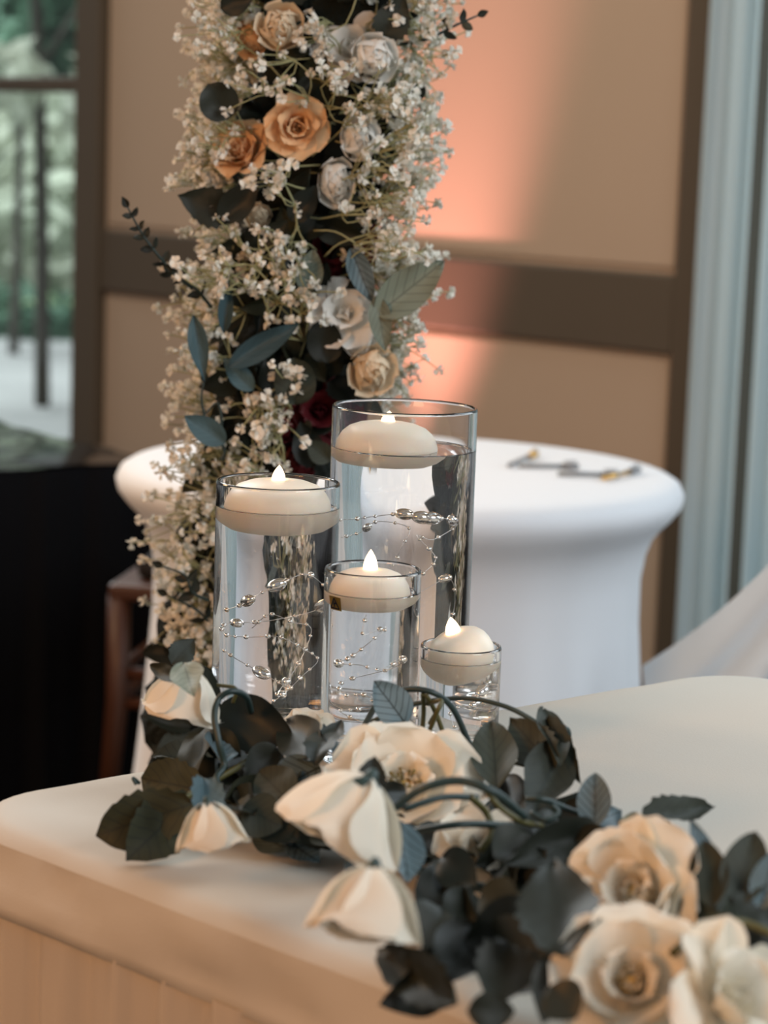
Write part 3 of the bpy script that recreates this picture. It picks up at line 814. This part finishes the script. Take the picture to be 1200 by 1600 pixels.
def leaf_mesh(shape, bend, fold, seed):
    key = (shape, bend, fold, seed)
    if key in PM: return PM[key]
    rr = random.Random(seed); nv, nu = 14, 6; bm = bmesh.new(); uvl = bm.loops.layers.uv.new('map'); rows = []; uvs = {}
    for j in range(nv + 1):
        v = j / nv
        if shape == 'oval': W = .5 * math.sin(PI * (v ** .85)) ** .75
        elif shape == 'round': W = .5 * math.sqrt(max(0, 1 - (2 * v - 1) ** 2))
        elif shape == 'broad': W = .5 * math.sin(PI * v ** 1.05) ** .55 * (1 + (.07 if j % 2 else -.05))
        elif shape == 'lance': W = .5 * math.sin(PI * v ** .8) ** 1.1
        else: W = .5 * math.sin(PI * v ** .72) ** .85 * (1 + (.09 if j % 2 else -.06))
        W = max(W, .012 if j else .03)
        if j == nv: W = .004
        zc_ = -bend * v * v + .03 * math.sin(7 * v + seed)
        row = []
        for i in range(nu + 1):
            u = -1 + 2 * i / nu
            ridge = .018 * abs(math.sin(PI * (v * 6.5 - abs(u) * 2.2))) * (1 - abs(u) * .5)
            zz = zc_ + fold * abs(u) * W * 2 + ridge * .6 + .05 * noise.noise(Vector((u * 1.5, v * 2.5, seed * 1.9)))
            dv = -(.05 if (shape in ('serrated', 'broad') and j % 2) else 0) * abs(u)
            vt = bm.verts.new((u * W, v + dv * .6, zz)); uvs[vt] = (.5 + u * .5 * (W / .5), v); row.append(vt)
        rows.append(row)
    for A, B in zip(rows, rows[1:]):
        for i in range(nu):
            f = bm.faces.new((A[i], A[i + 1], B[i + 1], B[i])); f.smooth = True
            for lp in f.loops: lp[uvl].uv = uvs[lp.vert]
    me = bpy.data.meshes.new('leaf'); bm.to_mesh(me); bm.free(); me.materials.append(LM['g']); PM[key] = me; return me
def leaf(parent, base, tip, width, nrm, shape='serrated', m='g', bend=.12, fold=.25, name='leaf'):
    base, tip = Vector(base), Vector(tip); L = (tip - base).length
    mx = frame(base, tip - base, Vector(nrm)) @ Matrix.Diagonal((width, L, L, 1))
    return obj(name, leaf_mesh(shape, bend, fold, RND.randrange(3)), LM[m], parent, mx)
def to_cam(p): return (EYE - Vector(p)).normalized()
def jitter(v, a):
    return (Vector(v) + Vector((RND.gauss(0, a), RND.gauss(0, a), RND.gauss(0, a)))).normalized()

# ------------------------------------------------------------------ flower pillar (leg of the arch)
def CX(y):      # centre line of the pillar in the photograph
    ks = [(-320, 545), (-120, 530), (0, 520), (200, 492), (400, 470), (600, 445), (700, 425), (800, 400), (900, 372), (1060, 338), (1300, 318), (1700, 290)]
    for (y0, x0), (y1, x1) in zip(ks, ks[1:]):
        if y <= y1: return x0 + (x1 - x0) * (y - y0) / (y1 - y0)
    return ks[-1][1]
YC = 2.27
def C(px, py, dy=0.0): return at_y(px, py, YC + dy)
axis = [C(CX(y), y) for y in range(-170, 1850, 60)]
axis = [p for p in axis if p.z > 0.02]
foot = axis[-1].copy(); foot.z = 0.0
pil = empty('flower_pillar', foot, 'tall leaning pillar of roses, eucalyptus and white filler flowers behind the vases', 'flower arrangement')
bm = bmesh.new(); tube(bm, axis + [foot], .016, 10); obj('arch_pole', bm, M['frame'], pil)
bm = bmesh.new(); lathe(bm, [(0, 0), (.13, 0), (.13, .012), (.12, .018), (0, .02)], 40, (foot.x, foot.y)); obj('base_plate', bm, M['frame'], pil)
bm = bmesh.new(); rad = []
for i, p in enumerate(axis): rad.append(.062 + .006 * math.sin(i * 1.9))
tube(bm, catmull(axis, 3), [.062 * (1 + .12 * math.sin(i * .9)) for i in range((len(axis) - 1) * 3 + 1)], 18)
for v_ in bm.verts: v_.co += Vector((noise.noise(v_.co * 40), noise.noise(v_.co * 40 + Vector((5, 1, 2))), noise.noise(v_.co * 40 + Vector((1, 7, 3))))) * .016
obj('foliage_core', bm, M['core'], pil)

def crose(px, py, rpx, kind, m, face=(0, 0), dy=-.085, label=None, squash=(1, 1, 1), **kw):
    """face = (sideways, up) lean of the bloom away from the camera direction."""
    c = C(px, py, dy); f = to_cam(c) + Vector((face[0], 0, face[1])); R = rpx * (YC + dy) / F
    c = c - f.normalized() * R * .55
    return rose(pil, c, f, R, kind, M[m], label, squash=squash, hmat=M[m] if kind != 'open' else None, **kw)
crose(500, -70, 48, 'ball', 'pet_wh', (0, .1), -.09)
crose(580, -110, 46, 'spiral', 'pet_pe', (.2, .3), -.08)
crose(470, -140, 46, 'ball', 'pet_cr', (-.2, .6), -.06)
crose(437, 42, 47, 'ball', 'pet_cr', (-.1, .1), -.10, 'cream rose near the top of the pillar')
crose(388, 62, 36, 'ball', 'pet_pe', (-.7, -.3), -.075, 'peach rose at the top left of the pillar')
crose(545, 72, 42, 'flop', 'pet_wh', (-.3, .5), -.075, 'white loose rose at the top of the pillar')
crose(585, 92, 48, 'ball', 'pet_wh', (.25, -.25), -.105, 'round white rose near the top right of the pillar')
crose(464, 198, 50, 'spiral', 'pet_pe', (.05, .02), -.115, 'peach spiral rose in the middle of the pillar', spin=.7)
crose(376, 232, 50, 'spiral', 'pet_pe', (-.55, .55), -.09, 'peach rose turned to the left')
crose(562, 216, 45, 'ball', 'pet_wh', (.3, .1), -.105, 'round white rose right of the peach spiral rose')
crose(525, 287, 44, 'ball', 'pet_wh', (.25, -.35), -.10, 'tall white rose below the peach spiral rose', squash=(.85, 1.15, 1))
crose(402, 338, 28, 'ball', 'pet_cr', (-.2, .1), -.075)
crose(522, 380, 50, 'flop', 'pet_re', (.1, .2), -.06, 'burgundy rose')
crose(525, 425, 44, 'ball', 'pet_re', (.1, -.2), -.06, 'burgundy rose')
crose(538, 488, 40, 'flop', 'pet_wh', (-.1, .35), -.10, 'white loose rose drooping to the right')
crose(562, 532, 36, 'ball', 'pet_wh', (.3, .0), -.09, 'small white rose under the drooping white rose')
crose(582, 580, 50, 'ball', 'pet_cr', (.15, -.25), -.095, 'cream rose just above the tallest vase', squash=(1.05, .9, 1))
crose(500, 640, 40, 'flop', 'pet_re', (.1, .1), -.06, 'burgundy rose')
crose(440, 668, 30, 'ball', 'pet_re', (-.1, .1), -.085, 'burgundy rose')
crose(462, 722, 40, 'ball', 'pet_re', (0, .1), -.07, 'burgundy rose')
crose(425, 800, 36, 'ball', 'pet_cr', (0, .1), -.07)
crose(400, 960, 36, 'ball', 'pet_wh', (0, .1), -.07)

def cleaf(bx, by, tx, ty, wpx, m='d', shape='oval', dy=-.10, lean=(0, 0), bend=.1, fold=.15, tdy=None):
    a, b = C(bx, by, dy), C(tx, ty, dy - .01 if tdy is None else tdy)
    return leaf(pil, a, b, wpx * (YC + dy) / F, to_cam(a) + Vector((lean[0], 0, lean[1])), shape, m, bend, fold)
for a in [(358, 185, 325, 132, 62, 'd', 'round', -.11), (362, 335, 278, 305, 62, 'd', 'serrated', -.10), (345, 345, 402, 285, 50, 'd', 'oval', -.11), (455, 345, 495, 290, 42, 'd', 'oval', -.10),
          (588, 492, 694, 408, 66, 's', 'oval', -.12), (588, 462, 602, 548, 36, 's', 'oval', -.12), (302, 492, 320, 597, 32, 't', 'lance', -.12), (350, 520, 356, 432, 24, 't', 'lance', -.12),
          (358, 572, 466, 506, 40, 't', 'oval', -.125), (462, 632, 460, 560, 66, 'g', 'round', -.115), (512, 566, 502, 500, 56, 'd', 'round', -.10), (548, 388, 582, 472, 38, 'b', 'oval', -.11),
          (478, 455, 490, 390, 44, 's', 'oval', -.105), (352, 692, 289, 650, 42, 't', 'oval', -.12), (600, 62, 632, -8, 56, 'g', 'serrated', -.09), (345, 12, 395, -4, 40, 'd', 'oval', -.10),
          (395, 610, 350, 560, 34, 't', 'oval', -.11), (490, 730, 470, 660, 50, 'd', 'oval', -.09), (430, 620, 415, 560, 40, 'd', 'oval', -.08), (505, 345, 545, 300, 40, 'd', 'oval', -.06),
          (395, 400, 450, 345, 44, 'd', 'oval', -.095), (660, 130, 640, 165, 26, 'd', 'lance', -.06), (530, 350, 600, 330, 40, 'd', 'oval', -.06), (515, 720, 480, 690, 36, 'g', 'oval', -.10)]:
    cleaf(*a)
# dark filler leaves all round the core
for k in range(150):
    y = RND.uniform(-190, 1250); s = RND.uniform(-1, 1)
    p = C(CX(y) + s * (95 if y < 800 else 60), y, -.066 * math.sqrt(max(0, 1 - s * s)) + .01 - .02)
    d = Vector((s * .6 + RND.gauss(0, .4), -.35 + RND.gauss(0, .2), RND.gauss(.1, .6))).normalized() * RND.uniform(.03, .052)
    leaf(pil, p, p + d, RND.uniform(.018, .03), jitter(to_cam(p), .5), RND.choice(('oval', 'serrated', 'oval')), RND.choice('dddgdo'), .15, .2)

# eucalyptus sprigs reaching out of the pillar
def sprig(pts, leaves, name='eucalyptus_sprig', r=.0016):
    P3 = [C(x, y, dy) for x, y, dy in pts]; c = catmull(P3, 6)
    o = obj(name, tube(bmesh.new(), c, [r * (1.2 - .7 * i / len(c)) for i in range(len(c))], 6), M['vine'], pil)
    for k, (f, w_) in enumerate(leaves):
        i = min(len(c) - 2, int(f * (len(c) - 1))); d = (c[i + 1] - c[i]).normalized()
        for sg in (-1, 1):
            sd = d.cross(to_cam(c[i])).normalized() * sg
            tip = c[i] + (sd * .8 + d * .55 + Vector((0, RND.uniform(-.3, .3), 0))).normalized() * w_
            leaf(o, c[i], tip, w_ * .6, jitter(to_cam(c[i]), .6), 'oval', 'd', .1, .1)
    tp = c[-1]; leaf(o, tp, tp + (c[-1] - c[-3]).normalized() * .012, .007, to_cam(tp), 'lance', 'd')
sprig([(300, 450, -.09), (275, 430, -.10), (248, 400, -.11), (222, 365, -.115), (200, 325, -.12)], [(.3, .014), (.45, .012), (.6, .012), (.72, .011), (.83, .010), (.95, .010)])
sprig([(625, 70, -.06), (670, 60, -.07), (715, 38, -.08), (745, 25, -.08)], [(.55, .014), (.75, .013)])
sprig([(345, 720, -.12), (350, 700, -.12), (325, 665, -.12), (315, 625, -.12), (318, 598, -.12)], [(.5, .012)])
sprig([(320, 700, -.12), (345, 670, -.12), (340, 630, -.12), (318, 650, -.12)], [])
sprig([(330, 480, -.10), (305, 450, -.11), (270, 425, -.11)], [(.4, .014), (.8, .012)])
sprig([(330, 940, -.11), (300, 925, -.12), (290, 900, -.12), (255, 885, -.12)], [(.3, .016), (.6, .014)])
sprig([(340, 990, -.10), (310, 955, -.11), (262, 930, -.11)], [(.4, .016)])

# baby's breath
def floret_mesh(seed):
    rr = random.Random(seed); bm = bmesh.new()
    for k in range(9):
        d = Vector((rr.gauss(0, 1), rr.gauss(0, 1), rr.gauss(.5, .8))).normalized(); a = d.orthogonal().normalized(); b = d.cross(a)
        w_ = rr.uniform(.35, .55)
        q = [Vector((0, 0, 0)), d * .7 + a * w_, d * 1.0 + b * .12, d * .7 - a * w_]
        bm.faces.new([bm.verts.new(x) for x in q]).smooth = True
    me = bpy.data.meshes.new('floret'); bm.to_mesh(me); bm.free(); me.materials.append(M['gyp']); return me
FL = [floret_mesh(s) for s in range(4)]
def spray(tipc, direction, nfl, spread, single=True, size=.0056, big=None):
    """One branching stem; its florets are sub-parts, or go into the bmesh big."""
    d = Vector(direction).normalized(); root = tipc - d * .075; bm = bmesh.new() if single else big[0]
    node = tipc - d * .028 + Vector((RND.gauss(0, .003), RND.gauss(0, .003), RND.gauss(0, .003)))
    tube(bm, catmull([root, root.lerp(node, .5) + Vector((RND.gauss(0, .005), 0, RND.gauss(0, .005))), node], 3), .0009, 4)
    ends = []
    for k in range(nfl):
        e = tipc + Vector((RND.gauss(0, spread), RND.gauss(0, spread * .8), RND.gauss(0, spread)))
        mid = node.lerp(e, .5) + Vector((RND.gauss(0, .005), RND.gauss(0, .004), RND.gauss(0, .005)))
        tube(bm, catmull([node, mid, e], 2), .0007, 4); ends.append((e, (e - mid).normalized()))
    o = None
    if single: o = obj('babys_breath_spray', bm, M['gypstem'], pil)
    for e, dd in ends:
        s = size * RND.uniform(.75, 1.35)
        mx = Matrix.Translation(e) @ jitter(dd, .3).to_track_quat('Z', 'Y').to_matrix().to_4x4() @ Matrix.Rotation(RND.uniform(0, 6), 4, 'Z') @ Matrix.Scale(s, 4)
        if single: obj('floret', RND.choice(FL), M['gyp'], o, mx)
        else:
            me = RND.choice(FL); vs = [big[1].verts.new(mx @ v_.co) for v_ in me.vertices]
            for p in me.polygons: big[1].faces.new([vs[i] for i in p.vertices]).smooth = True
def bx(y):      # left and right outline of the pillar in the photograph
    ks = [(-40, 315, 715), (0, 312, 712), (100, 298, 695), (200, 294, 682), (330, 286, 676), (420, 282, 664), (500, 262, 655), (600, 262, 640), (700, 258, 600), (800, 235, 560), (900, 215, 530), (1000, 235, 500), (1060, 250, 480)]
    for (y0, l0, r0), (y1, l1, r1) in zip(ks, ks[1:]):
        if y <= y1:
            f = (y - y0) / (y1 - y0); return l0 + (l1 - l0) * f, r0 + (r1 - r0) * f
    return ks[-1][1:]
sites = []
for k in range(80):       # right flank, dense and pale
    y = RND.uniform(-170, 430); l, r = bx(y); sites.append((r - 15 - abs(RND.gauss(0, 45)), y, RND.uniform(-.10, .01)))
for k in range(16):
    y = RND.uniform(420, 640); l, r = bx(y); sites.append((r - 8 - RND.random() * 30, y, RND.uniform(-.07, .02)))
for k in range(84):       # left flank
    y = RND.uniform(-160, 640); l, r = bx(y); sites.append((l + 18 + abs(RND.gauss(0, 32)), y, RND.uniform(-.10, .02)))
for k in range(70):       # lower left, all filler
    y = RND.uniform(600, 1060); l, r = bx(y); sites.append((l + 20 + RND.random() * (120 if y > 700 else 150), y, RND.uniform(-.11, .0)))
front = [(330, 395), (300, 420), (360, 370), (395, 375), (420, 400), (440, 430), (470, 440), (415, 450), (380, 430), (350, 440), (430, 370), (460, 400), (420, 262), (440, 285), (400, 275), (425, 110), (400, 130), (455, 135), (490, 110), (510, 45), (500, 60), (540, 130),
         (560, 170), (520, 155), (590, 160), (610, 140), (630, 170), (480, 470), (440, 480), (410, 640), (440, 630), (425, 660), (390, 660), (455, 590), (400, 690), (370, 730), (480, 500), (495, 25), (570, 250), (590, 300), (575, 330), (610, 350), (640, 320), (640, 240), (620, 270), (660, 190), (650, 390), (600, 390),
         (430, 700), (380, 800), (420, 850), (380, 900), (400, 1000), (360, 960)]
ind = 0
big = (bmesh.new(), bmesh.new())
def sdir(x, y):
    s = (x - CX(y)) / 120
    return Vector((max(-1.3, min(1.3, s)), -.55, RND.gauss(.25, .35)))
allsites = [(x, y, -.135 + RND.uniform(-.01, .02)) for x, y in front] + sites
for i, (x, y, dy) in enumerate(allsites):
    single = i < len(front) - 6 and ind < 292
    n = 6 if single else 9
    if single: ind += n
    spray(C(x, y, dy), sdir(x, y), n, .011 if single else .0135, single, .0058, big)
o = obj('babys_breath_stems', big[0], M['gypstem'], pil); o['kind'] = 'stuff'
o = obj('babys_breath_florets', big[1], M['gyp'], pil); o['kind'] = 'stuff'

# ------------------------------------------------------------------ rose garland on the front table
g0 = at_z(560, 1330, TOP)
gar = empty('rose_garland', (g0.x, g0.y, TOP), 'garland of white silk roses and dark leaves lying on the ivory table', 'garland')
def T(px, py, h): return at_z(px, py, TOP + h)
def grose(px, py, rpx, kind, face, h, m='pet_iv', label=None, shift=.45, **kw):
    c = T(px, py, h); d = (c - EYE).length; R = rpx * d / F
    f = to_cam(c) * face[2] + Vector((face[0], 0, face[1]))
    return rose(gar, c - f.normalized() * R * shift, f, R, kind, M[m], label, **kw)
grose(300, 1050, 60, 'bell', (-.28, -.95, .10), .095, label='half hidden white rose turned left at the back of the garland', sep=5, shift=0)
grose(324, 1256, 56, 'bell', (.12, -.85, .22), .055, label='white rose hanging face down at the left end', sep=5, shift=0)
grose(634, 1222, 94, 'open', (.05, .75, .8), .055, label='wide open white rose in front of the medium vase', stam=True)
grose(576, 1220, 96, 'bell', (-.40, -.80, .30), .095, label='white rose turned away to the left, with drooping petals', sep=5, shift=0)
grose(584, 1358, 88, 'bell', (-.12, -.85, .30), .085, label='peach lit white rose hanging towards the table edge', sep=0, shift=0)
grose(752, 1332, 50, 'flop', (.1, .3, .9), .030, label='small half buried white rose in the middle of the leaves')
grose(985, 1392, 88, 'open', (-.45, .25, .70), .060, label='upright white rose with wide ruffled petals at right', heart=None)
grose(985, 1530, 92, 'open', (-.05, .35, .95), .045, label='nearest wide open rose with a yellow centre and dark stamens', stam=True)
grose(1150, 1560, 84, 'flop', (.5, .35, .5), .045, label='blurred peach lit rose at the lower right corner')
grose(480, 1138, 30, 'flop', (0, .6, .6), .035)

def gleaf(bx_, by_, tx, ty, wpx, m='g', shape='serrated', h=(.03, .05), lean=(0, 0), bend=.12, fold=.10):
    a, b = T(bx_, by_, h[0]), T(tx, ty, h[1])
    w_ = 1.22 * wpx * (a - EYE).length / F
    return leaf(gar, a, b, w_, to_cam(a) + Vector((lean[0], 0, lean[1])), shape, m, bend, fold)
for a in [
    # left cluster
    (268, 1038, 306, 996, 34, 'g', 'serrated', (.10, .115)), (290, 1066, 228, 1036, 22, 'g', 'oval', (.095, .10)), (288, 1040, 300, 1078, 44, 's', 'oval', (.105, .10)), (272, 1052, 345, 1092, 54, 'g', 'oval', (.09, .075)), (290, 1098, 352, 1108, 26, 'd', 'oval', (.07, .06)),
    (338, 1112, 456, 1152, 72, 'd', 'oval', (.065, .055)), (440, 1178, 384, 1214, 56, 'd', 'oval', (.045, .035)), (322, 1142, 296, 1206, 50, 'o', 'oval', (.05, .04), (-.4, .2)), (345, 1196, 338, 1140, 46, 'b', 'oval', (.045, .055), (.5, .5)),
    (330, 1238, 212, 1214, 66, 'o', 'broad', (.03, .028)), (300, 1256, 150, 1306, 74, 'o', 'broad', (.032, .014)), (296, 1252, 206, 1336, 76, 'o', 'broad', (.028, .010)), (318, 1222, 332, 1304, 42, 't', 'serrated', (.05, .035), (.2, .2)),
    (350, 1250, 428, 1226, 44, 'o', 'oval', (.03, .03)), (382, 1180, 345, 1220, 60, 'd', 'oval', (.035, .03)), (500, 1192, 440, 1116, 64, 'd', 'oval', (.05, .065)), (492, 1196, 532, 1112, 44, 'd', 'serrated', (.055, .075), (-.3, 0)), (520, 1200, 512, 1124, 36, 'b', 'lance', (.05, .07), (.8, .3)),
    (500, 1200, 424, 1232, 62, 'b', 'oval', (.045, .035), (.2, .6)), (455, 1330, 396, 1296, 50, 'b', 'oval', (.006, .012), (0, .8)), (455, 1318, 496, 1342, 40, 'b', 'oval', (.008, .008), (0, .6)), (412, 1262, 462, 1310, 62, 'd', 'oval', (.03, .02)), (400, 1268, 352, 1240, 56, 'd', 'oval', (.03, .03)),
    (576, 1244, 586, 1178, 40, 'd', 'serrated', (.08, .10)), (574, 1248, 646, 1232, 34, 'd', 'lance', (.075, .07)), (624, 1286, 640, 1372, 56, 'b', 'oval', (.06, .04), (.4, .3)), (634, 1134, 588, 1064, 52, 'b', 'oval', (.07, .10), (.3, .2)), (556, 1388, 566, 1320, 40, 'd', 'oval', (.03, .045)),
    # behind the middle rose and to its right
    (776, 1236, 768, 1118, 62, 'g', 'oval', (.05, .085)), (868, 1204, 792, 1116, 58, 'g', 'serrated', (.06, .085)), (876, 1168, 832, 1262, 66, 'g', 'oval', (.07, .05)), (850, 1130, 902, 1216, 40, 'g', 'serrated', (.08, .06)), (790, 1218, 806, 1290, 48, 'd', 'oval', (.05, .04)), (848, 1112, 880, 1186, 40, 'g', 'oval', (.085, .07), (.4, .6)),
    (930, 1296, 928, 1204, 46, 'b', 'oval', (.05, .08), (-.3, .3)), (918, 1292, 976, 1262, 44, 'b', 'serrated', (.05, .055), (.4, .5)), (938, 1300, 876, 1252, 46, 'd', 'oval', (.04, .05)), (998, 1286, 1126, 1250, 44, 'g', 'serrated', (.06, .06), (0, .5)), (1000, 1282, 1072, 1322, 36, 'g', 'serrated', (.06, .045)),
    (1106, 1352, 1080, 1276, 26, 'b', 'lance', (.07, .095), (.5, 0)), (1112, 1420, 1102, 1308, 52, 'o', 'oval', (.06, .09)), (1148, 1420, 1182, 1294, 62, 'g', 'oval', (.06, .095)), (1190, 1420, 1210, 1330, 44, 'b', 'oval', (.06, .09)), (1100, 1400, 1052, 1438, 62, 'd', 'oval', (.05, .04)), (1140, 1390, 1085, 1480, 56, 'g', 'oval', (.055, .04)),
    # front mass of dark leaves
    (930, 1300, 800, 1346, 56, 'd', 'oval', (.05, .05)), (880, 1500, 866, 1328, 108, 'd', 'serrated', (.05, .085)), (850, 1440, 730, 1470, 86, 'd', 'oval', (.045, .04)), (760, 1470, 868, 1530, 92, 'd', 'oval', (.035, .04)), (720, 1572, 572, 1470, 66, 'd', 'serrated', (.03, .035)), (700, 1540, 600, 1568, 60, 'd', 'oval', (.02, .02)),
    (730, 1580, 806, 1580, 50, 'd', 'oval', (.03, .03)), (880, 1500, 850, 1590, 60, 'd', 'oval', (.045, .03)), (700, 1360, 660, 1430, 56, 'd', 'oval', (.03, .02)), (680, 1400, 740, 1440, 60, 'd', 'oval', (.02, .02)), (870, 1350, 780, 1400, 60, 's', 'oval', (.03, .025), (0, .8)), (690, 1300, 640, 1340, 48, 'd', 'oval', (.03, .03)),
    (760, 1290, 700, 1310, 40, 'd', 'oval', (.03, .03)), (800, 1370, 850, 1330, 50, 'd', 'oval', (.03, .05)), (920, 1400, 880, 1350, 60, 'd', 'oval', (.04, .06)), (1060, 1470, 1110, 1500, 60, 'd', 'oval', (.05, .05)), (1150, 1470, 1090, 1440, 50, 'o', 'oval', (.05, .06)), (1180, 1440, 1200, 1500, 60, 'd', 'oval', (.05, .04)),
    (820, 1400, 800, 1480, 70, 'd', 'oval', (.05, .03)), (660, 1460, 720, 1500, 60, 'd', 'oval', (.02, .02)), (740, 1400, 700, 1450, 60, 'd', 'oval', (.025, .02)), (640, 1300, 600, 1290, 40, 'd', 'oval', (.03, .03)), (860, 1270, 800, 1320, 50, 'd', 'oval', (.04, .04)), (1070, 1400, 1060, 1340, 50, 'd', 'oval', (.04, .07)),
    (690, 1420, 640, 1480, 66, 'd', 'oval', (.04, .03)), (740, 1450, 690, 1530, 74, 'd', 'oval', (.04, .03)), (800, 1480, 770, 1570, 76, 'd', 'serrated', (.045, .03)), (700, 1500, 640, 1540, 60, 'd', 'oval', (.03, .02)), (820, 1420, 740, 1400, 66, 'g', 'oval', (.05, .045)),
    (860, 1540, 900, 1590, 60, 'd', 'oval', (.05, .04)), (770, 1340, 830, 1300, 60, 'd', 'oval', (.045, .055)), (690, 1340, 740, 1380, 54, 'd', 'oval', (.04, .035)), (900, 1310, 960, 1330, 50, 'd', 'oval', (.05, .05)), (1060, 1440, 1120, 1420, 60, 'g', 'oval', (.05, .06)),
    (1160, 1450, 1200, 1400, 66, 'd', 'oval', (.055, .065)), (1100, 1470, 1060, 1510, 60, 'd', 'oval', (.05, .045)), (640, 1520, 590, 1500, 50, 'd', 'serrated', (.03, .03)), (380, 1260, 440, 1292, 60, 'g', 'oval', (.035, .025)), (460, 1260, 400, 1200, 64, 'g', 'oval', (.035, .05)), (330, 1150, 372, 1180, 40, 'd', 'oval', (.05, .045)),
]: gleaf(*a)
# a few low filler leaves hiding the middle of the garland
for k in range(120):
    s = RND.random(); x = 330 + s * 840; y = 1240 + s * 230 + RND.gauss(0, 30) - 20
    a = T(x, y, RND.uniform(.014, .028)); d = Vector((RND.gauss(0, 1), RND.gauss(0, 1), RND.uniform(.0, .4))).normalized() * RND.uniform(.028, .046)
    leaf(gar, a, a + d, RND.uniform(.024, .036), jitter(Vector((0, -.5, 1)), .4), RND.choice(('oval', 'serrated')), RND.choice('ddgdgo'), .1, .2)
def vine(pts, r=.0021, m='vine', name='vine'):
    return obj(name, tube(bmesh.new(), catmull([T(*p) for p in pts], 7), r, 8), M[m], gar)
vine([(566, 1140, .05), (592, 1098, .078), (630, 1078, .088), (676, 1082, .088), (708, 1108, .075), (734, 1164, .05)], .0021)
vine([(580, 1128, .055), (640, 1102, .07), (720, 1091, .08), (790, 1104, .08), (846, 1134, .075), (878, 1156, .07), (889, 1150, .072), (884, 1138, .078), (872, 1146, .078), (880, 1162, .072)], .0017)
vine([(618, 1262, .075), (660, 1232, .09), (716, 1220, .095), (772, 1238, .09), (820, 1276, .07)], .0025)
vine([(632, 1264, .07), (690, 1246, .075), (745, 1246, .07)], .0020)
vine([(640, 1300, .05), (720, 1288, .06), (800, 1290, .05)], .0022)
vine([(822, 1248, .065), (852, 1250, .065), (892, 1266, .055), (925, 1275, .05)], .0018)
vine([(830, 1270, .06), (852, 1282, .058), (872, 1270, .062), (862, 1258, .066)], .0018)
vine([(392, 1112, .07), (384, 1088, .085), (362, 1080, .09), (342, 1092, .085), (335, 1120, .075), (342, 1160, .06), (350, 1196, .045), (338, 1216, .04), (346, 1238, .035)], .0022)
vine([(340, 1070, .085), (368, 1076, .085), (364, 1098, .075)], .0014, 'olive', 'stem')
vine([(270, 1258, .03), (320, 1228, .034), (380, 1194, .04), (420, 1165, .045)], .0022, 'olive', 'stem')
vine([(218, 1224, .026), (208, 1216, .03), (213, 1226, .026)], .0012)
for p in ([(661, 1084, .087), (662, 1110, .075), (660, 1140, .06)], [(666, 1086, .087), (680, 1112, .075), (693, 1146, .06)], [(668, 1100, .08), (690, 1096, .085), (672, 1130, .065)], [(690, 1096, .085), (684, 1110, .08), (668, 1150, .06)]):
    vine(p, .0016, 'olive', 'stem')
vine([(735, 1245, .072), (760, 1270, .06), (768, 1300, .05), (750, 1330, .04)], .0022, 'olive', 'stem')
vine([(760, 1236, .08), (782, 1262, .07), (816, 1284, .06), (846, 1290, .05)], .0018, 'olive', 'stem')
vine([(968, 1286, .06), (990, 1272, .062), (1004, 1280, .06)], .0014, 'olive', 'stem')
vine([(970, 1288, .058), (985, 1292, .056), (1002, 1283, .06)], .0012, 'olive', 'stem')
vine([(790, 1190, .06), (820, 1196, .06), (850, 1210, .055)], .0014, 'olive', 'stem')
vine([(300, 1250, .02), (420, 1250, .02), (540, 1310, .02), (680, 1370, .02), (820, 1400, .02), (960, 1440, .02), (1100, 1480, .02), (1230, 1520, .02)], .003, 'vine', 'main_vine')
vine([(1050, 1490, .06), (1090, 1460, .065), (1150, 1440, .065), (1210, 1460, .06)], .0022, 'olive', 'stem')
